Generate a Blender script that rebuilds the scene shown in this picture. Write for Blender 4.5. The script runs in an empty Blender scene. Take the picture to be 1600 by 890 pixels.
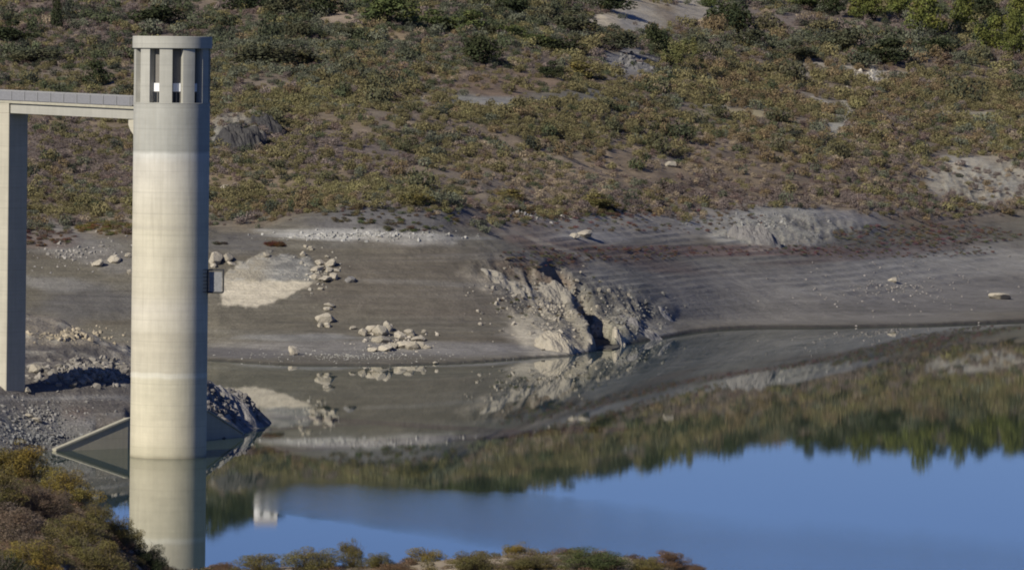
import bpy, bmesh, math, random
import numpy as np
from mathutils import Vector, Matrix
random.seed(7); rng = np.random.default_rng(11)
S = bpy.context.scene; C = S.collection
R = math.radians
F = 9000.0; H = 41.2; YH = 100.0; ROLL = 0.0105     # focal length in photo pixels, eye height, horizon row, lean of the camera
SUN_AZ, SUN_EL = R(41), R(32)

# ------------------------------------------------------------------ numeric helpers
def _hash(ix, iy, seed):
    n = (ix.astype(np.int64) * 374761393 + iy.astype(np.int64) * 668265263 + seed * 2246822519) & 0xffffffff
    n = ((n ^ (n >> 13)) * 1274126177) & 0xffffffff
    n = (n ^ (n >> 16)) & 0xffffffff
    return n / 4294967295.0
def vnoise(x, y, seed=0):
    x = np.asarray(x, float); y = np.asarray(y, float)
    ix = np.floor(x); iy = np.floor(y); fx = x - ix; fy = y - iy
    fx = fx * fx * (3 - 2 * fx); fy = fy * fy * (3 - 2 * fy)
    a = _hash(ix, iy, seed); b = _hash(ix + 1, iy, seed); c = _hash(ix, iy + 1, seed); d = _hash(ix + 1, iy + 1, seed)
    return (a + (b - a) * fx) * (1 - fy) + (c + (d - c) * fx) * fy
def fbm(x, y, seed=0, octv=4, gain=0.5):
    s = 0; a = 1; t = 0
    for o in range(octv):
        s = s + a * (vnoise(x * 2 ** o, y * 2 ** o, seed + o * 17) - 0.5); t += a; a *= gain
    return s / t * 2
def ridged(x, y, seed=0, octv=4):
    s = 0; a = 1; t = 0
    for o in range(octv):
        s = s + a * (1 - np.abs(2 * vnoise(x * 2 ** o, y * 2 ** o, seed + o * 13) - 1)); t += a; a *= .55
    return s / t
def sstep(a, b, x):
    t = np.clip((x - a) / (b - a), 0, 1); return t * t * (3 - 2 * t)
def unroll(px, row):
    dx = px - 800; dy = row - YH
    return 800 + dx + dy * ROLL, YH + dy - dx * ROLL
def reroll(px, row):
    dx = px - 800; dy = row - YH
    return 800 + dx - dy * ROLL, YH + dy + dx * ROLL

# ------------------------------------------------------------------ object helpers
def link(name, me, mat=None, parent=None, loc=None):
    o = bpy.data.objects.new(name, me); C.objects.link(o)
    if mat is not None: me.materials.append(mat)
    if parent is not None: o.parent = parent
    if loc is not None: o.location = loc
    return o
def tag(o, label=None, cat=None, group=None, kind=None):
    if label: o['label'] = label
    if cat: o['category'] = cat
    if group: o['group'] = group
    if kind: o['kind'] = kind
    return o
def empty(name, loc, rz=0):
    o = bpy.data.objects.new(name, None); C.objects.link(o); o.location = loc; o.rotation_euler = (0, 0, rz); o.empty_display_size = .5
    return o
def bm_mesh(bm, name, smooth=False):
    me = bpy.data.meshes.new(name); bm.to_mesh(me); bm.free()
    if smooth: me.polygons.foreach_set('use_smooth', [True] * len(me.polygons))
    return me
def np_mesh(name, V, Q, smooth=False):
    me = bpy.data.meshes.new(name); V = np.asarray(V, np.float32); Q = np.asarray(Q, np.int32); k = Q.shape[1]
    me.vertices.add(len(V)); me.vertices.foreach_set('co', V.ravel())
    me.loops.add(Q.size); me.loops.foreach_set('vertex_index', Q.ravel())
    me.polygons.add(len(Q)); me.polygons.foreach_set('loop_start', np.arange(len(Q), dtype=np.int32) * k)
    me.polygons.foreach_set('use_smooth', np.full(len(Q), smooth))
    me.update(calc_edges=True); me.validate(); return me
def box(bm, x0, x1, y0, y1, z0, z1, M=None):
    vs = [bm.verts.new(Vector(c) if M is None else M @ Vector(c)) for c in
          [(x0, y0, z0), (x1, y0, z0), (x1, y1, z0), (x0, y1, z0), (x0, y0, z1), (x1, y0, z1), (x1, y1, z1), (x0, y1, z1)]]
    for f in [(0, 3, 2, 1), (4, 5, 6, 7), (0, 1, 5, 4), (1, 2, 6, 5), (2, 3, 7, 6), (3, 0, 4, 7)]:
        bm.faces.new([vs[i] for i in f])
def lathe(bm, prof, n=96, a0=0., a1=2 * math.pi, closed=True):
    rings = []
    full = abs(a1 - a0 - 2 * math.pi) < 1e-6
    m = n if full else n + 1
    for k in range(m):
        a = a0 + (a1 - a0) * k / n
        rings.append([bm.verts.new((r * math.sin(a), -r * math.cos(a), z)) for r, z in prof])
    for k in range(n):
        A = rings[k]; B = rings[(k + 1) % m]
        for j in range(len(prof) - 1): bm.faces.new((A[j], B[j], B[j + 1], A[j + 1]))
        if closed and not full: bm.faces.new((A[-1], B[-1], B[0], A[0]))
    if closed and not full:
        bm.faces.new(rings[0][::-1]); bm.faces.new(rings[-1])
    bmesh.ops.recalc_face_normals(bm, faces=bm.faces)
def tube(bm, p, q, r0, r1, n=7):
    p = Vector(p); q = Vector(q); d = (q - p).normalized(); u = d.orthogonal().normalized(); v = d.cross(u)
    A = [bm.verts.new(p + (u * math.cos(t) + v * math.sin(t)) * r0) for t in [2 * math.pi * k / n for k in range(n)]]
    B = [bm.verts.new(q + (u * math.cos(t) + v * math.sin(t)) * r1) for t in [2 * math.pi * k / n for k in range(n)]]
    for k in range(n): bm.faces.new((A[k], A[(k + 1) % n], B[(k + 1) % n], B[k]))
    bm.faces.new(A[::-1]); bm.faces.new(B)

# ------------------------------------------------------------------ materials
class N:
    def __init__(s, name):
        s.m = bpy.data.materials.new(name); s.m.use_nodes = True; s.t = s.m.node_tree
        s.b = s.t.nodes['Principled BSDF']; s.b.inputs['Roughness'].default_value = .9
        s.b.inputs['Specular IOR Level'].default_value = .2
    def n(s, typ, **kw):
        x = s.t.nodes.new(typ)
        for k, v in kw.items(): setattr(x, k, v)
        return x
    def l(s, a, b): s.t.links.new(a, b)
    def coord(s, scale=(1, 1, 1), which='Object'):
        c = s.n('ShaderNodeTexCoord'); m = s.n('ShaderNodeMapping'); m.inputs['Scale'].default_value = scale
        s.l(c.outputs[which], m.inputs['Vector']); return m.outputs[0]
    def noise(s, vec, scale, detail=4, rough=.6, dist=0):
        x = s.n('ShaderNodeTexNoise'); x.inputs['Scale'].default_value = scale; x.inputs['Detail'].default_value = detail
        x.inputs['Roughness'].default_value = rough; x.inputs['Distortion'].default_value = dist
        s.l(vec, x.inputs['Vector']); return x.outputs['Fac']
    def rng(s, v, a, b, c, d):
        x = s.n('ShaderNodeMapRange'); s.l(v, x.inputs[0])
        for i, q in enumerate((a, b, c, d)): x.inputs[i + 1].default_value = q
        return x.outputs[0]
    def math(s, op, a, b=None):
        x = s.n('ShaderNodeMath', operation=op)
        for i, q in enumerate((a, b)):
            if q is None: continue
            if isinstance(q, (int, float)): x.inputs[i].default_value = q
            else: s.l(q, x.inputs[i])
        return x.outputs[0]
    def mix(s, fac, a, b, mode='MIX'):
        x = s.n('ShaderNodeMix', data_type='RGBA', blend_type=mode)
        for i, q in ((0, fac), (6, a), (7, b)):
            if isinstance(q, (int, float)): x.inputs[i].default_value = q
            elif isinstance(q, tuple): x.inputs[i].default_value = (*q, 1)
            else: s.l(q, x.inputs[i])
        return x.outputs[2]
    def scalecol(s, col, f):           # colour times factor
        x = s.n('ShaderNodeVectorMath', operation='SCALE')
        if isinstance(col, tuple): x.inputs[0].default_value = col
        else: s.l(col, x.inputs[0])
        s.l(f, x.inputs['Scale']); return x.outputs[0]
    def bump(s, h, dist, strength=1):
        x = s.n('ShaderNodeBump'); x.inputs['Distance'].default_value = dist; x.inputs['Strength'].default_value = strength
        s.l(h, x.inputs['Height']); s.l(x.outputs[0], s.b.inputs['Normal'])
    def col(s, c):
        if isinstance(c, tuple): s.b.inputs['Base Color'].default_value = (*c, 1)
        else: s.l(c, s.b.inputs['Base Color'])

def mat_ground():
    k = N('ground_soil'); at = k.n('ShaderNodeAttribute', attribute_name='Col'); rk = k.n('ShaderNodeAttribute', attribute_name='rocky')
    p = k.coord(); lines = k.coord((.05, .05, 2.0))
    lw = k.rng(k.noise(p, .08, 4, .6), .35, .65, .35, 1.1); a = k.noise(p, .35, 6, .7); b = k.noise(p, 2.2, 5, .7); c = k.noise(lines, 1.6, 4, .6); d = k.noise(p, .05, 3)
    f = k.rng(a, .25, .75, .72, 1.28); f = k.math('MULTIPLY', f, k.rng(b, .3, .7, .8, 1.2))
    ls = k.math('MULTIPLY', k.rng(c, .3, .7, .82, 1.16), k.rng(k.noise(k.coord((.06, .06, 7)), 1.3, 3, .6), .3, .7, .88, 1.1)); f = k.math('MULTIPLY', f, k.math('ADD', 1.0, k.math('MULTIPLY', k.math('SUBTRACT', ls, 1.0), lw))); f = k.math('MULTIPLY', f, k.rng(d, .3, .7, .9, 1.1))
    pale = k.rng(k.noise(p, 1.1, 6, .75), .66, .74, 0, .35)
    col = k.scalecol(at.outputs['Color'], f); col = k.mix(pale, col, (.30, .275, .23))
    k.col(col)
    h = k.math('ADD', k.math('MULTIPLY', a, 1.0), k.math('MULTIPLY', b, .5)); h = k.math('ADD', h, k.math('MULTIPLY', c, .5))
    h = k.math('MULTIPLY', h, k.math('ADD', k.math('MULTIPLY', rk.outputs['Fac'], 2.0), .55))
    k.bump(h, .6, .8); k.b.inputs['Roughness'].default_value = .95; return k.m
def mat_concrete(name, base, shaft=False):
    k = N(name); p = k.coord()
    a = k.noise(p, .5, 6, .65); st = k.noise(k.coord((2.6, 2.6, .12)), 1.0, 5, .7); hb = k.noise(k.coord((.05, .05, 1.6)), 1.0, 4, .8)
    f = k.math('MULTIPLY', k.rng(a, .3, .7, .93, 1.07), k.rng(st, .3, .7, .93, 1.06))
    f = k.math('MULTIPLY', f, k.rng(hb, .3, .72, .93, 1.06))
    sp = k.n('ShaderNodeSeparateXYZ'); k.l(p, sp.inputs[0]); z = sp.outputs['Z']
    # casting joints every 2.2 m
    j = k.math('ABSOLUTE', k.math('SUBTRACT', k.math('FRACT', k.math('MULTIPLY', z, 1 / 2.2)), .5))
    f = k.math('MULTIPLY', f, k.rng(j, .0, .03, .87, 1.0))
    if shaft:
        zz = k.math('ADD', z, k.math('MULTIPLY', k.math('SUBTRACT', k.noise(k.coord((.6, .6, .05)), 1, 2), .5), .35))
        r = k.n('ShaderNodeValToRGB'); k.l(k.rng(zz, 0, 44, 0, 1), r.inputs[0]); e = r.color_ramp.elements
        stops = [(0, (.30, .27, .19)), (.008, (.46, .42, .30)), (2 / 44, (.54, .49, .36)), (8.2 / 44, (.52, .48, .36)), (8.35 / 44, (.60, .57, .47)), (8.75 / 44, (.58, .55, .45)),
                 (8.9 / 44, (.49, .45, .35)), (12.9 / 44, (.47, .43, .335)), (13.1 / 44, (.52, .48, .38)), (15.5 / 44, (.54, .50, .41)), (17 / 44, (.50, .46, .36)), (23.5 / 44, (.52, .48, .37)),
                 (23.9 / 44, (.45, .415, .33)), (24.3 / 44, (.52, .48, .375)), (30.5 / 44, (.52, .49, .42)), (31.5 / 44, (.53, .52, .47)), (31.75 / 44, (.36, .355, .315)), (1, (.37, .36, .32))]
        while len(e) < len(stops): e.new(.5)
        for q, (po, co) in zip(e, stops): q.position = po; q.color = (*co, 1)
        base = r.outputs[0]
        dr = k.noise(k.coord((1.3, 1.3, .05)), 1.0, 4, .75); base = k.mix(k.rng(dr, .52, .78, 0, .42), base, (.30, .27, .21))
    k.col(k.scalecol(base, f)); k.bump(k.math('ADD', a, k.math('MULTIPLY', st, .5)), .05, .5); return k.m
def mat_plain(name, c, var=.15, sc=3, rough=.8, metal=0):
    k = N(name); f = k.rng(k.noise(k.coord(), sc, 5, .7), .3, .7, 1 - var, 1 + var)
    k.col(k.scalecol(c, f)); k.b.inputs['Roughness'].default_value = rough; k.b.inputs['Metallic'].default_value = metal; return k.m
def mat_rock(name, c, c2):
    k = N(name); p = k.coord(); a = k.noise(p, .9, 6, .75); b = k.noise(p, 4, 5, .7)
    oi = k.n('ShaderNodeObjectInfo'); col = k.mix(k.rng(a, .45, .7, 0, 1), c, c2)
    f = k.math('MULTIPLY', k.rng(b, .3, .7, .8, 1.2), k.rng(oi.outputs['Random'], 0, 1, .82, 1.1))
    k.col(k.scalecol(col, f)); k.bump(k.math('ADD', a, b), .18, .8); return k.m
def mat_leaf(name, c=None, var=.35):
    k = N(name); g = k.n('ShaderNodeNewGeometry'); oi = k.n('ShaderNodeObjectInfo')
    f = k.rng(g.outputs['Random Per Island'], 0, 1, 1 - var, 1 + var)
    if c is None:
        at = k.n('ShaderNodeAttribute', attribute_name='tint', attribute_type='INSTANCER'); col = at.outputs['Color']
    else:
        col = k.mix(k.rng(k.noise(k.coord(), .9, 2), .4, .65, 0, 1), c, tuple(x * y for x, y in zip(c, (1.25, 1.0, .75)))); f = k.math('MULTIPLY', f, k.rng(oi.outputs['Random'], 0, 1, .85, 1.15))
    col = k.scalecol(col, f); k.col(col)
    tr = k.n('ShaderNodeBsdfTranslucent'); k.l(col, tr.inputs['Color']); mx = k.n('ShaderNodeMixShader'); mx.inputs[0].default_value = .18
    k.l(k.b.outputs[0], mx.inputs[1]); k.l(tr.outputs[0], mx.inputs[2]); k.l(mx.outputs[0], k.t.nodes['Material Output'].inputs['Surface']); return k.m
def mat_water():
    k = N('reservoir_water'); p = k.coord()
    k.b.inputs['Base Color'].default_value = (.040, .058, .040, 1); k.b.inputs['IOR'].default_value = 1.333
    k.b.inputs['Specular IOR Level'].default_value = .5
    sp = k.n('ShaderNodeSeparateXYZ'); k.l(p, sp.inputs[0]); X, Y = sp.outputs['X'], sp.outputs['Y']
    wob = k.math('MULTIPLY', k.math('SUBTRACT', k.noise(k.coord((.03, .012, 1)), 1, 4, .6), .5), 34)
    # a wind-ruffled tongue of water lying obliquely across the near reservoir
    up = k.math('SUBTRACT', k.math('ADD', 541.0, wob), k.math('MULTIPLY', X, .62))
    lo = k.math('SUBTRACT', k.math('ADD', 491.0, wob), k.math('MULTIPLY', X, 1.9))
    m = k.math('MULTIPLY', k.rng(k.math('SUBTRACT', up, Y), -14, 30, 0, 1), k.rng(k.math('SUBTRACT', Y, lo), -6, 10, 0, 1)); m = k.math('MULTIPLY', m, k.rng(X, -25, -19, 0, 1))
    w1 = k.noise(k.coord((.9, .35, 1)), 1.0, 4, .55); w2 = k.noise(k.coord((7, 5, 1)), 1.0, 3, .6)
    amp = k.rng(m, 0, 1, .0007, .018)
    hh = k.math('MULTIPLY', k.math('ADD', k.math('MULTIPLY', w1, .5), k.math('MULTIPLY', w2, .30)), amp)
    k.bump(hh, 1.0, 1.0)
    k.l(k.rng(m, 0, 1, .002, .03), k.b.inputs['Roughness']); return k.m

M_ground = mat_ground()
M_shaft = mat_concrete('stained_concrete', None, True)
M_head = mat_concrete('grey_concrete', (.37, .36, .315))
M_pier = mat_concrete('pier_concrete', (.42, .39, .31))
M_beam = mat_concrete('beam_concrete', (.33, .32, .28))
M_wall = mat_concrete('wing_wall_concrete', (.40, .36, .27))
M_coping = mat_plain('pale_coping', (.34, .32, .25))
M_rail = mat_plain('galvanised_mesh', (.19, .19, .20), .12, 5, .6)
M_white = mat_plain('white_shutter', (.78, .78, .77), .05)
M_infill = mat_plain('grey_infill', (.17, .16, .145), .1, 4)
M_dark = mat_plain('dark_glass', (.015, .018, .022), .2, 3, .25)
M_metal = mat_plain('dark_steel', (.075, .075, .075), .2, 8, .6)
M_grey = mat_plain('grey_steel_sheet', (.24, .24, .24), .2, 4, .6)
M_rock = mat_rock('pale_limestone', (.41, .365, .285), (.29, .265, .215))
M_rockg = mat_rock('grey_rock', (.22, .21, .20), (.14, .13, .125))
M_rockm = mat_rock('weathered_rock', (.27, .245, .20), (.18, .17, .15))
M_rockshade = mat_rock('dark_rock', (.05, .048, .048), (.085, .08, .075))  # rock of the crags by the tower, their shade put into the colour
M_bark = mat_plain('bark', (.09, .07, .055), .3, 6)
M_scrubleaf = mat_leaf('scrub_leaves')
M_house = mat_plain('whitewash', (.8, .79, .76), .05)
M_tile = mat_plain('roof_tiles', (.42, .36, .30), .2)
leafmats = {
 'green': mat_leaf('green_leaves', (.085, .110, .042)), 'dark': mat_leaf('dark_leaves', (.038, .050, .024)), 'grey': mat_leaf('grey_green_leaves', (.070, .078, .048)),
 'pine': mat_leaf('pine_needles', (.115, .135, .038)), 'reed': mat_leaf('reed_leaves', (.15, .165, .07)), 'olive': mat_leaf('olive_leaves', (.15, .138, .052)),
 'dry': mat_leaf('dry_twigs', (.15, .118, .09)), 'rust': mat_leaf('russet_leaves', (.155, .105, .065)), 'yellow': mat_leaf('yellow_green_leaves', (.20, .165, .045))}

# ------------------------------------------------------------------ terrain of the far shore
colx = np.array([-3000, 0, 330, 600, 750, 850, 1000, 1100, 1280, 1450, 1600, 4600.])
shx = np.array([-3000, 0, 330, 460, 600, 700, 760, 850, 900, 960, 1000, 1040, 1080, 1130, 1190, 1300, 1450, 1600, 2200, 4600.])
shr = np.array([566, 566, 562, 570, 571, 568, 565, 558, 556, 542, 535, 528, 520, 514.5, 512, 512, 509, 503, 480, 470.])
rows = [500, 450, 400, 365, 330, 250, 150, 50, 0]
DT = np.array([
 [826, 838, 846, 857, 885, 950, 1060, 1220, 1320],
 [826, 838, 846, 857, 885, 950, 1060, 1220, 1320],
 [826, 838, 846, 857, 885, 950, 1060, 1220, 1320],
 [826, 838, 846, 857, 885, 950, 1060, 1220, 1320],
 [828, 838, 850, 865, 890, 960, 1070, 1225, 1325],
 [835, 850, 865, 880, 905, 975, 1090, 1265, 1372],
 [861, 881, 904, 925, 955, 1035, 1170, 1362, 1470],
 [905, 916, 938, 964, 995, 1085, 1225, 1422, 1522],
 [905, 935, 962, 985, 1002, 1120, 1285, 1470, 1562],
 [918, 975, 1025, 1060, 1085, 1170, 1315, 1485, 1575],
 [928, 1000, 1060, 1095, 1120, 1200, 1335, 1490, 1585],
 [928, 1000, 1060, 1095, 1120, 1200, 1335, 1490, 1585]], float)
crest = np.array([(-64, 1450)] * 3 + [(-64, 1450), (-62, 1450), (-50, 1500), (-27, 1550), (-22, 1610), (-22, 1650), (-26, 1660), (-28, 1665), (-28, 1665)], float)
OLDH = 40.8
_gx = np.arange(-3000, 4601, 10.0); _k = np.exp(-(np.arange(-24, 25) * 10 / 75.) ** 2 / 2); _k /= _k.sum()
def _smooth(v): return np.convolve(np.pad(v, 24, mode='edge'), _k, 'valid')
DTS = [_smooth(np.interp(_gx, colx, DT[:, i])) for i in range(len(rows))]; CRD = _smooth(np.interp(_gx, colx, crest[:, 1])); CRT = _smooth(np.interp(_gx, colx, crest[:, 0]))
_gf = np.arange(-3000, 4601, 4.0); _kf = np.exp(-(np.arange(-12, 13) * 4 / 14.) ** 2 / 2); _kf /= _kf.sum(); SHS = np.convolve(np.pad(np.interp(_gf, shx, shr), 12, mode='edge'), _kf, 'valid')
def column_profile(px):
    """height over distance along the line of sight through photo column px"""
    srow = float(np.interp(px, _gf, SHS))
    Dold = OLDH * F / (srow - 100)
    _, sr = unroll(px, srow); Ds = H * F / (sr - 100); sc = Ds / Dold
    d = [Ds - 60, Ds - 6, Ds]; h = [-12, -1.0, 0]
    shelf = np.interp(px, [0, 620, 780, 900, 1100, 1600], [27, 25, 10, 5, 3, 6])
    d.append(Ds + 1.0); h.append(.32); d.append(Ds + shelf); h.append(.55)
    for i, rw in enumerate(rows):
        D = np.interp(px, _gx, DTS[i]) * sc
        D = max(D, d[-1] + (7 if i == 0 else .5)); _, r = unroll(px, rw); hh = H - (r - 100) * D / F
        d.append(D); h.append(max(hh, h[-1] + .02))
    D = np.interp(px, _gx, CRD) * sc; t = np.interp(px, _gx, CRT); _, r = unroll(px, t)
    d.append(D); h.append(H - (r - 100) * D / F)
    d += [D + 150, D + 500, D + 2500, D + 9000]; h += [h[-1] - 12, h[-1] - 45, h[-1] - 20, h[-1] - 30]
    return np.array(d), np.array(h)
pxs = np.concatenate([np.linspace(-3000, -260, 60, endpoint=False), np.arange(-260, 1860, 3.0), np.linspace(1860, 4600, 60)])
Ds = np.concatenate([np.linspace(420, 585, 12, endpoint=False), np.arange(585, 700, .6), np.arange(700, 770, 2.5), np.arange(770, 1000, .65), np.arange(1000, 1200, 1.5),
                     np.arange(1200, 1660, 3.), np.geomspace(1660, 9500, 40)])
nC, nD = len(pxs), len(Ds)
Z = np.zeros((nC, nD))
fine = np.arange(400, 10600, 2.0)
prof = []
kern = np.hanning(13); kern /= kern.sum()
for i, px in enumerate(pxs):
    d, h = column_profile(px); hf = np.interp(fine, d, h)
    hs = np.convolve(np.pad(hf, 6, mode='edge'), kern, 'valid')
    w = sstep(2, 10, hf)                        # keep the shore crisp
    hf = hf * (1 - w) + hs * w
    Z[i] = np.interp(Ds, fine, hf)
PX, DD = np.meshgrid(pxs, Ds, indexing='ij')
X = (PX - 800) / F * DD; Y = DD
def imgpos(Z):
    r = YH + F * (H - Z) / DD
    return reroll(PX, r)
IPX, IROW = imgpos(Z)
land = sstep(.2, 3.0, Z)
veg = sstep(8, 22, Z)
# relief
Z += land * (.55 * fbm(X / 28, Y / 28, 3, 3) + .18 * fbm(X / 5, Y / 9, 5, 3))
Z += veg * (3.0 * fbm(X / 60, Y / 75, 8, 3) + 1.6 * (ridged(X / 22 + Y / 90, Y / 60, 12, 3) - .6) + 1.5 * fbm(X / 17, Y / 21, 9, 3) + .45 * fbm(X / 4.5, Y / 6, 10, 3)) * (1 - .5 * sstep(1380, 1420, DD))
# steps left by the falling water on the bare banks
mudz = land * (1 - sstep(14, 22, Z))
st = .8; q = Z / st + .35 * fbm(X / 30, Y / 30, 21, 2); Z += mudz * .36 * np.clip(.5 + 1.6 * fbm(X / 14, Y / 14 + Z * .3, 22, 3), 0, 1.2) * (sstep(.1, .5, q - np.floor(q)) - (q - np.floor(q)))
def blobw(cx, cy, rx, ry, soft=.35, wob=.35, seed=1, ang=0):
    dx = (IPX - cx); dy = (IROW - cy)
    if ang:
        c, s = math.cos(ang), math.sin(ang); dx, dy = dx * c + dy * s, -dx * s + dy * c
    dd = np.sqrt((dx / rx) ** 2 + (dy / ry) ** 2)
    m = dd < 1.8; out = np.zeros_like(dd)
    nn = fbm(IPX[m] / (rx * .45 + 6), IROW[m] / (ry * .45 + 4), seed, 3)
    out[m] = 1 - sstep(1 - soft, 1 + soft, dd[m] + wob * nn)
    return out
rocky = np.zeros_like(Z)
# knoll behind the white scarp
kn = blobw(600, 345, 130, 42, .5, .1, 31); Z += 2.6 * kn * sstep(852, 868, DD)
# dark crag beside the tower
cr = blobw(385, 205, 52, 30, .3, .3, 33); Z += cr * (3.2 * ridged(X / 5, Y / 9, 35, 4) - .5); rocky += cr
# pale cliff on the right
cl = np.maximum(blobw(1235, 355, 115, 26, .4, .3, 36), blobw(1540, 290, 70, 26, .4, .4, 37)); Z += cl * (1.3 * ridged(X / 1.5 + .3 * fbm(X / 4, Y / 5, 39, 2), Y / 12, 38, 4) - 1.15); rocky += cl
# rocky spur with ravine running into the water
sp_ = np.maximum.reduce([blobw(905, 500, 120, 55, .35, .25, 41, .35), blobw(962, 500, 72, 44, .5, .25, 44, .5), blobw(815, 445, 75, 26, .4, .3, 42, .3)])
sp_ *= sstep(.15, 1.2, Z)
Z += sp_ * (1.5 * ridged(X / 3.2 + Y / 26, Y / 10, 43, 5) + .8 * ridged(X / 1.3 + Y / 9, Y / 3.5, 49, 4) + .7 * ridged(X / 9, Y / 22, 46, 3) - 1.75); rocky += sp_
def carve(path, width, depth, Z):
    d = np.full(Z.shape, 1e9)
    for (x0, y0), (x1, y1) in zip(path[:-1], path[1:]):
        vx, vy = x1 - x0, y1 - y0; t = np.clip(((IPX - x0) * vx + (IROW - y0) * vy) / (vx * vx + vy * vy), 0, 1)
        d = np.minimum(d, np.hypot(IPX - x0 - t * vx, (IROW - y0 - t * vy)))
    w = 1 - sstep(width * .25, width, d + 4 * fbm(IPX / 14, IROW / 14, 51, 2)); return Z - depth * w, w
Z, _w = carve([(843, 428), (864, 448), (888, 466), (892, 492), (912, 518), (925, 540)], 15, -1.3, Z)  # ridge added along the left wall to cast shade into the ravine
Z, gw = carve([(862, 425), (885, 445), (908, 462), (914, 488), (935, 515), (950, 550)], 20, 5.2, Z)
g2 = gw * 0
Z = np.where((gw + g2 > .02) & (DD > 832), np.maximum(Z, .15), Z)
# left flank of the ravine
fl = np.maximum(blobw(858, 520, 42, 30, .5, .2, 61, .4), blobw(975, 515, 26, 26, .5, .2, 62, .5)); Z += .9 * fl * sstep(.1, 1, Z)
kn2 = blobw(1042, 487, 16, 14, .5, .1, 63); Z += .5 * kn2
rocky = np.clip(rocky, 0, 1)
# ------- the spur carrying the bridge, this side of the inlet
mx = np.array([-3000, -300, 0, 100, 150, 200, 262, 330, 379, 386, 428, 470])
mp = [[(540, -6), (560, 0), (600, 6), (650, 10), (700, 12), (760, 12), (800, -6)],
      [(570, -5), (585, 0), (600, 4), (620, 7.5), (650, 10), (700, 12), (740, 11), (775, -6)],
      [(582, -4), (596, 0), (606, 4.3), (614, 6.7), (624, 8.3), (632, 8.7), (648, 11.4), (668, 12.3), (690, 9), (730, -6)],
      [(600, -3), (606.2, -1.2), (607.5, .6), (613, 3.3), (622, 7.2), (626, 8.0), (633, 7.3), (640, 8.4), (656, 11.1), (664, 9), (692, -6)],
      [(602, -3), (609.4, -1.4), (610.6, 2.0), (622, 5.9), (627, 7.5), (634, 7.2), (641, 7.7), (652, 9.7), (662, 8), (694, -6)],
      [(606, -2), (612.2, -1.4), (613.3, 2.9), (624, 4.9), (629, 6.8), (634, 7.5), (641, 6.7), (648, 7.7), (658, 8.8), (670, 4), (696, -6)],
      [(608, -2), (619.6, -1.4), (620.9, 2.9), (632, 4.4), (640, 5.7), (645, 6.4), (652, 5.6), (660, 4.6), (675, 1), (700, -6)],
      [(615, -2), (627.8, -1.2), (629.5, 2.9), (640, 4.0), (650, 4.9), (658, 3.2), (668, -2), (690, -6)],
      [(625, -3), (632, -1.2), (633.3, .35), (646, 1.2), (652, 2.6), (657, 3.3), (662, 1), (668, -2), (690, -6)],
      [(625, -3), (634, -.2), (646, 0.8), (652, 2.4), (657, 3.1), (662, 1), (668, -2), (690, -6)],
      [(630, -4), (646, -1), (654, .1), (657, .3), (660, 0), (664, -2), (690, -6)],
      [(630, -6), (646, -5), (654, -5), (657, -5), (660, -5), (664, -6), (690, -6)]]
mz = np.stack([np.interp(Ds, [a for a, b in p], [b for a, b in p]) for p in mp])      # profiles over distance
sel = pxs < 480
pxm = pxs[sel]
MZ = np.full(Z.shape, -12.0)
for j in range(nD): MZ[sel, j] = np.interp(pxm, mx, mz[:, j])
mm = sstep(.8, 5, MZ)
MZ += mm * (.7 * (ridged(X / 4, Y / 5, 71, 4) - .5) + .5 * fbm(X / 11, Y / 11, 72, 2)) * (.55 + .9 * sstep(614, 626, DD))
MZ += sstep(315, 340, PX) * mm * .8 * (ridged(X / 1.8, Y / 3, 73, 3) - .4)
mound = (MZ > Z)
Z = np.where(mound, MZ, Z)
IPX, IROW = imgpos(Z)

# ------- ground colour: bare mud, stone, soils (surface colours; shade of the crag painted in)
Col = np.zeros(Z.shape + (3,)); Col[:] = (.128, .115, .088)
def paint(w, c, s=1.0):
    w = np.clip(w * s, 0, 1)[..., None]; Col[:] = Col * (1 - w) + np.array(c) * w
vl = np.interp(IPX, [0, 100, 200, 330, 400, 480, 560, 700, 760, 800, 900, 1000, 1100, 1200, 1300, 1450, 1600], [350, 365, 372, 358, 362, 330, 330, 345, 360, 345, 335, 330, 335, 322, 345, 362, 330])
n1 = fbm(X / 12, Y / 18, 81, 4); vegm = sstep(14, -14, IROW - vl + 14 * n1) * (~mound)
paint(sstep(-.1, .5, fbm(X / 40, Z * 1.3, 82, 3)), (.155, .145, .12), .6)
paint(sstep(.0, .5, fbm(X / 60 + 9, Z * .8, 83, 3)), (.105, .088, .064), .6)
paint(vegm, (.165, .132, .098)); paint(vegm * sstep(-.1, .5, fbm(X / 22, Y / 30, 85, 3)), (.165, .14, .11), .7); paint(vegm * sstep(.1, .5, fbm(X / 30, Y / 40, 86, 3)), (.21, .16, .095), .7)
B = lambda *a, **k: blobw(*a, **k)
pale = (.36, .34, .29); cream = (.40, .36, .28); grey = (.17, .165, .155)
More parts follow.
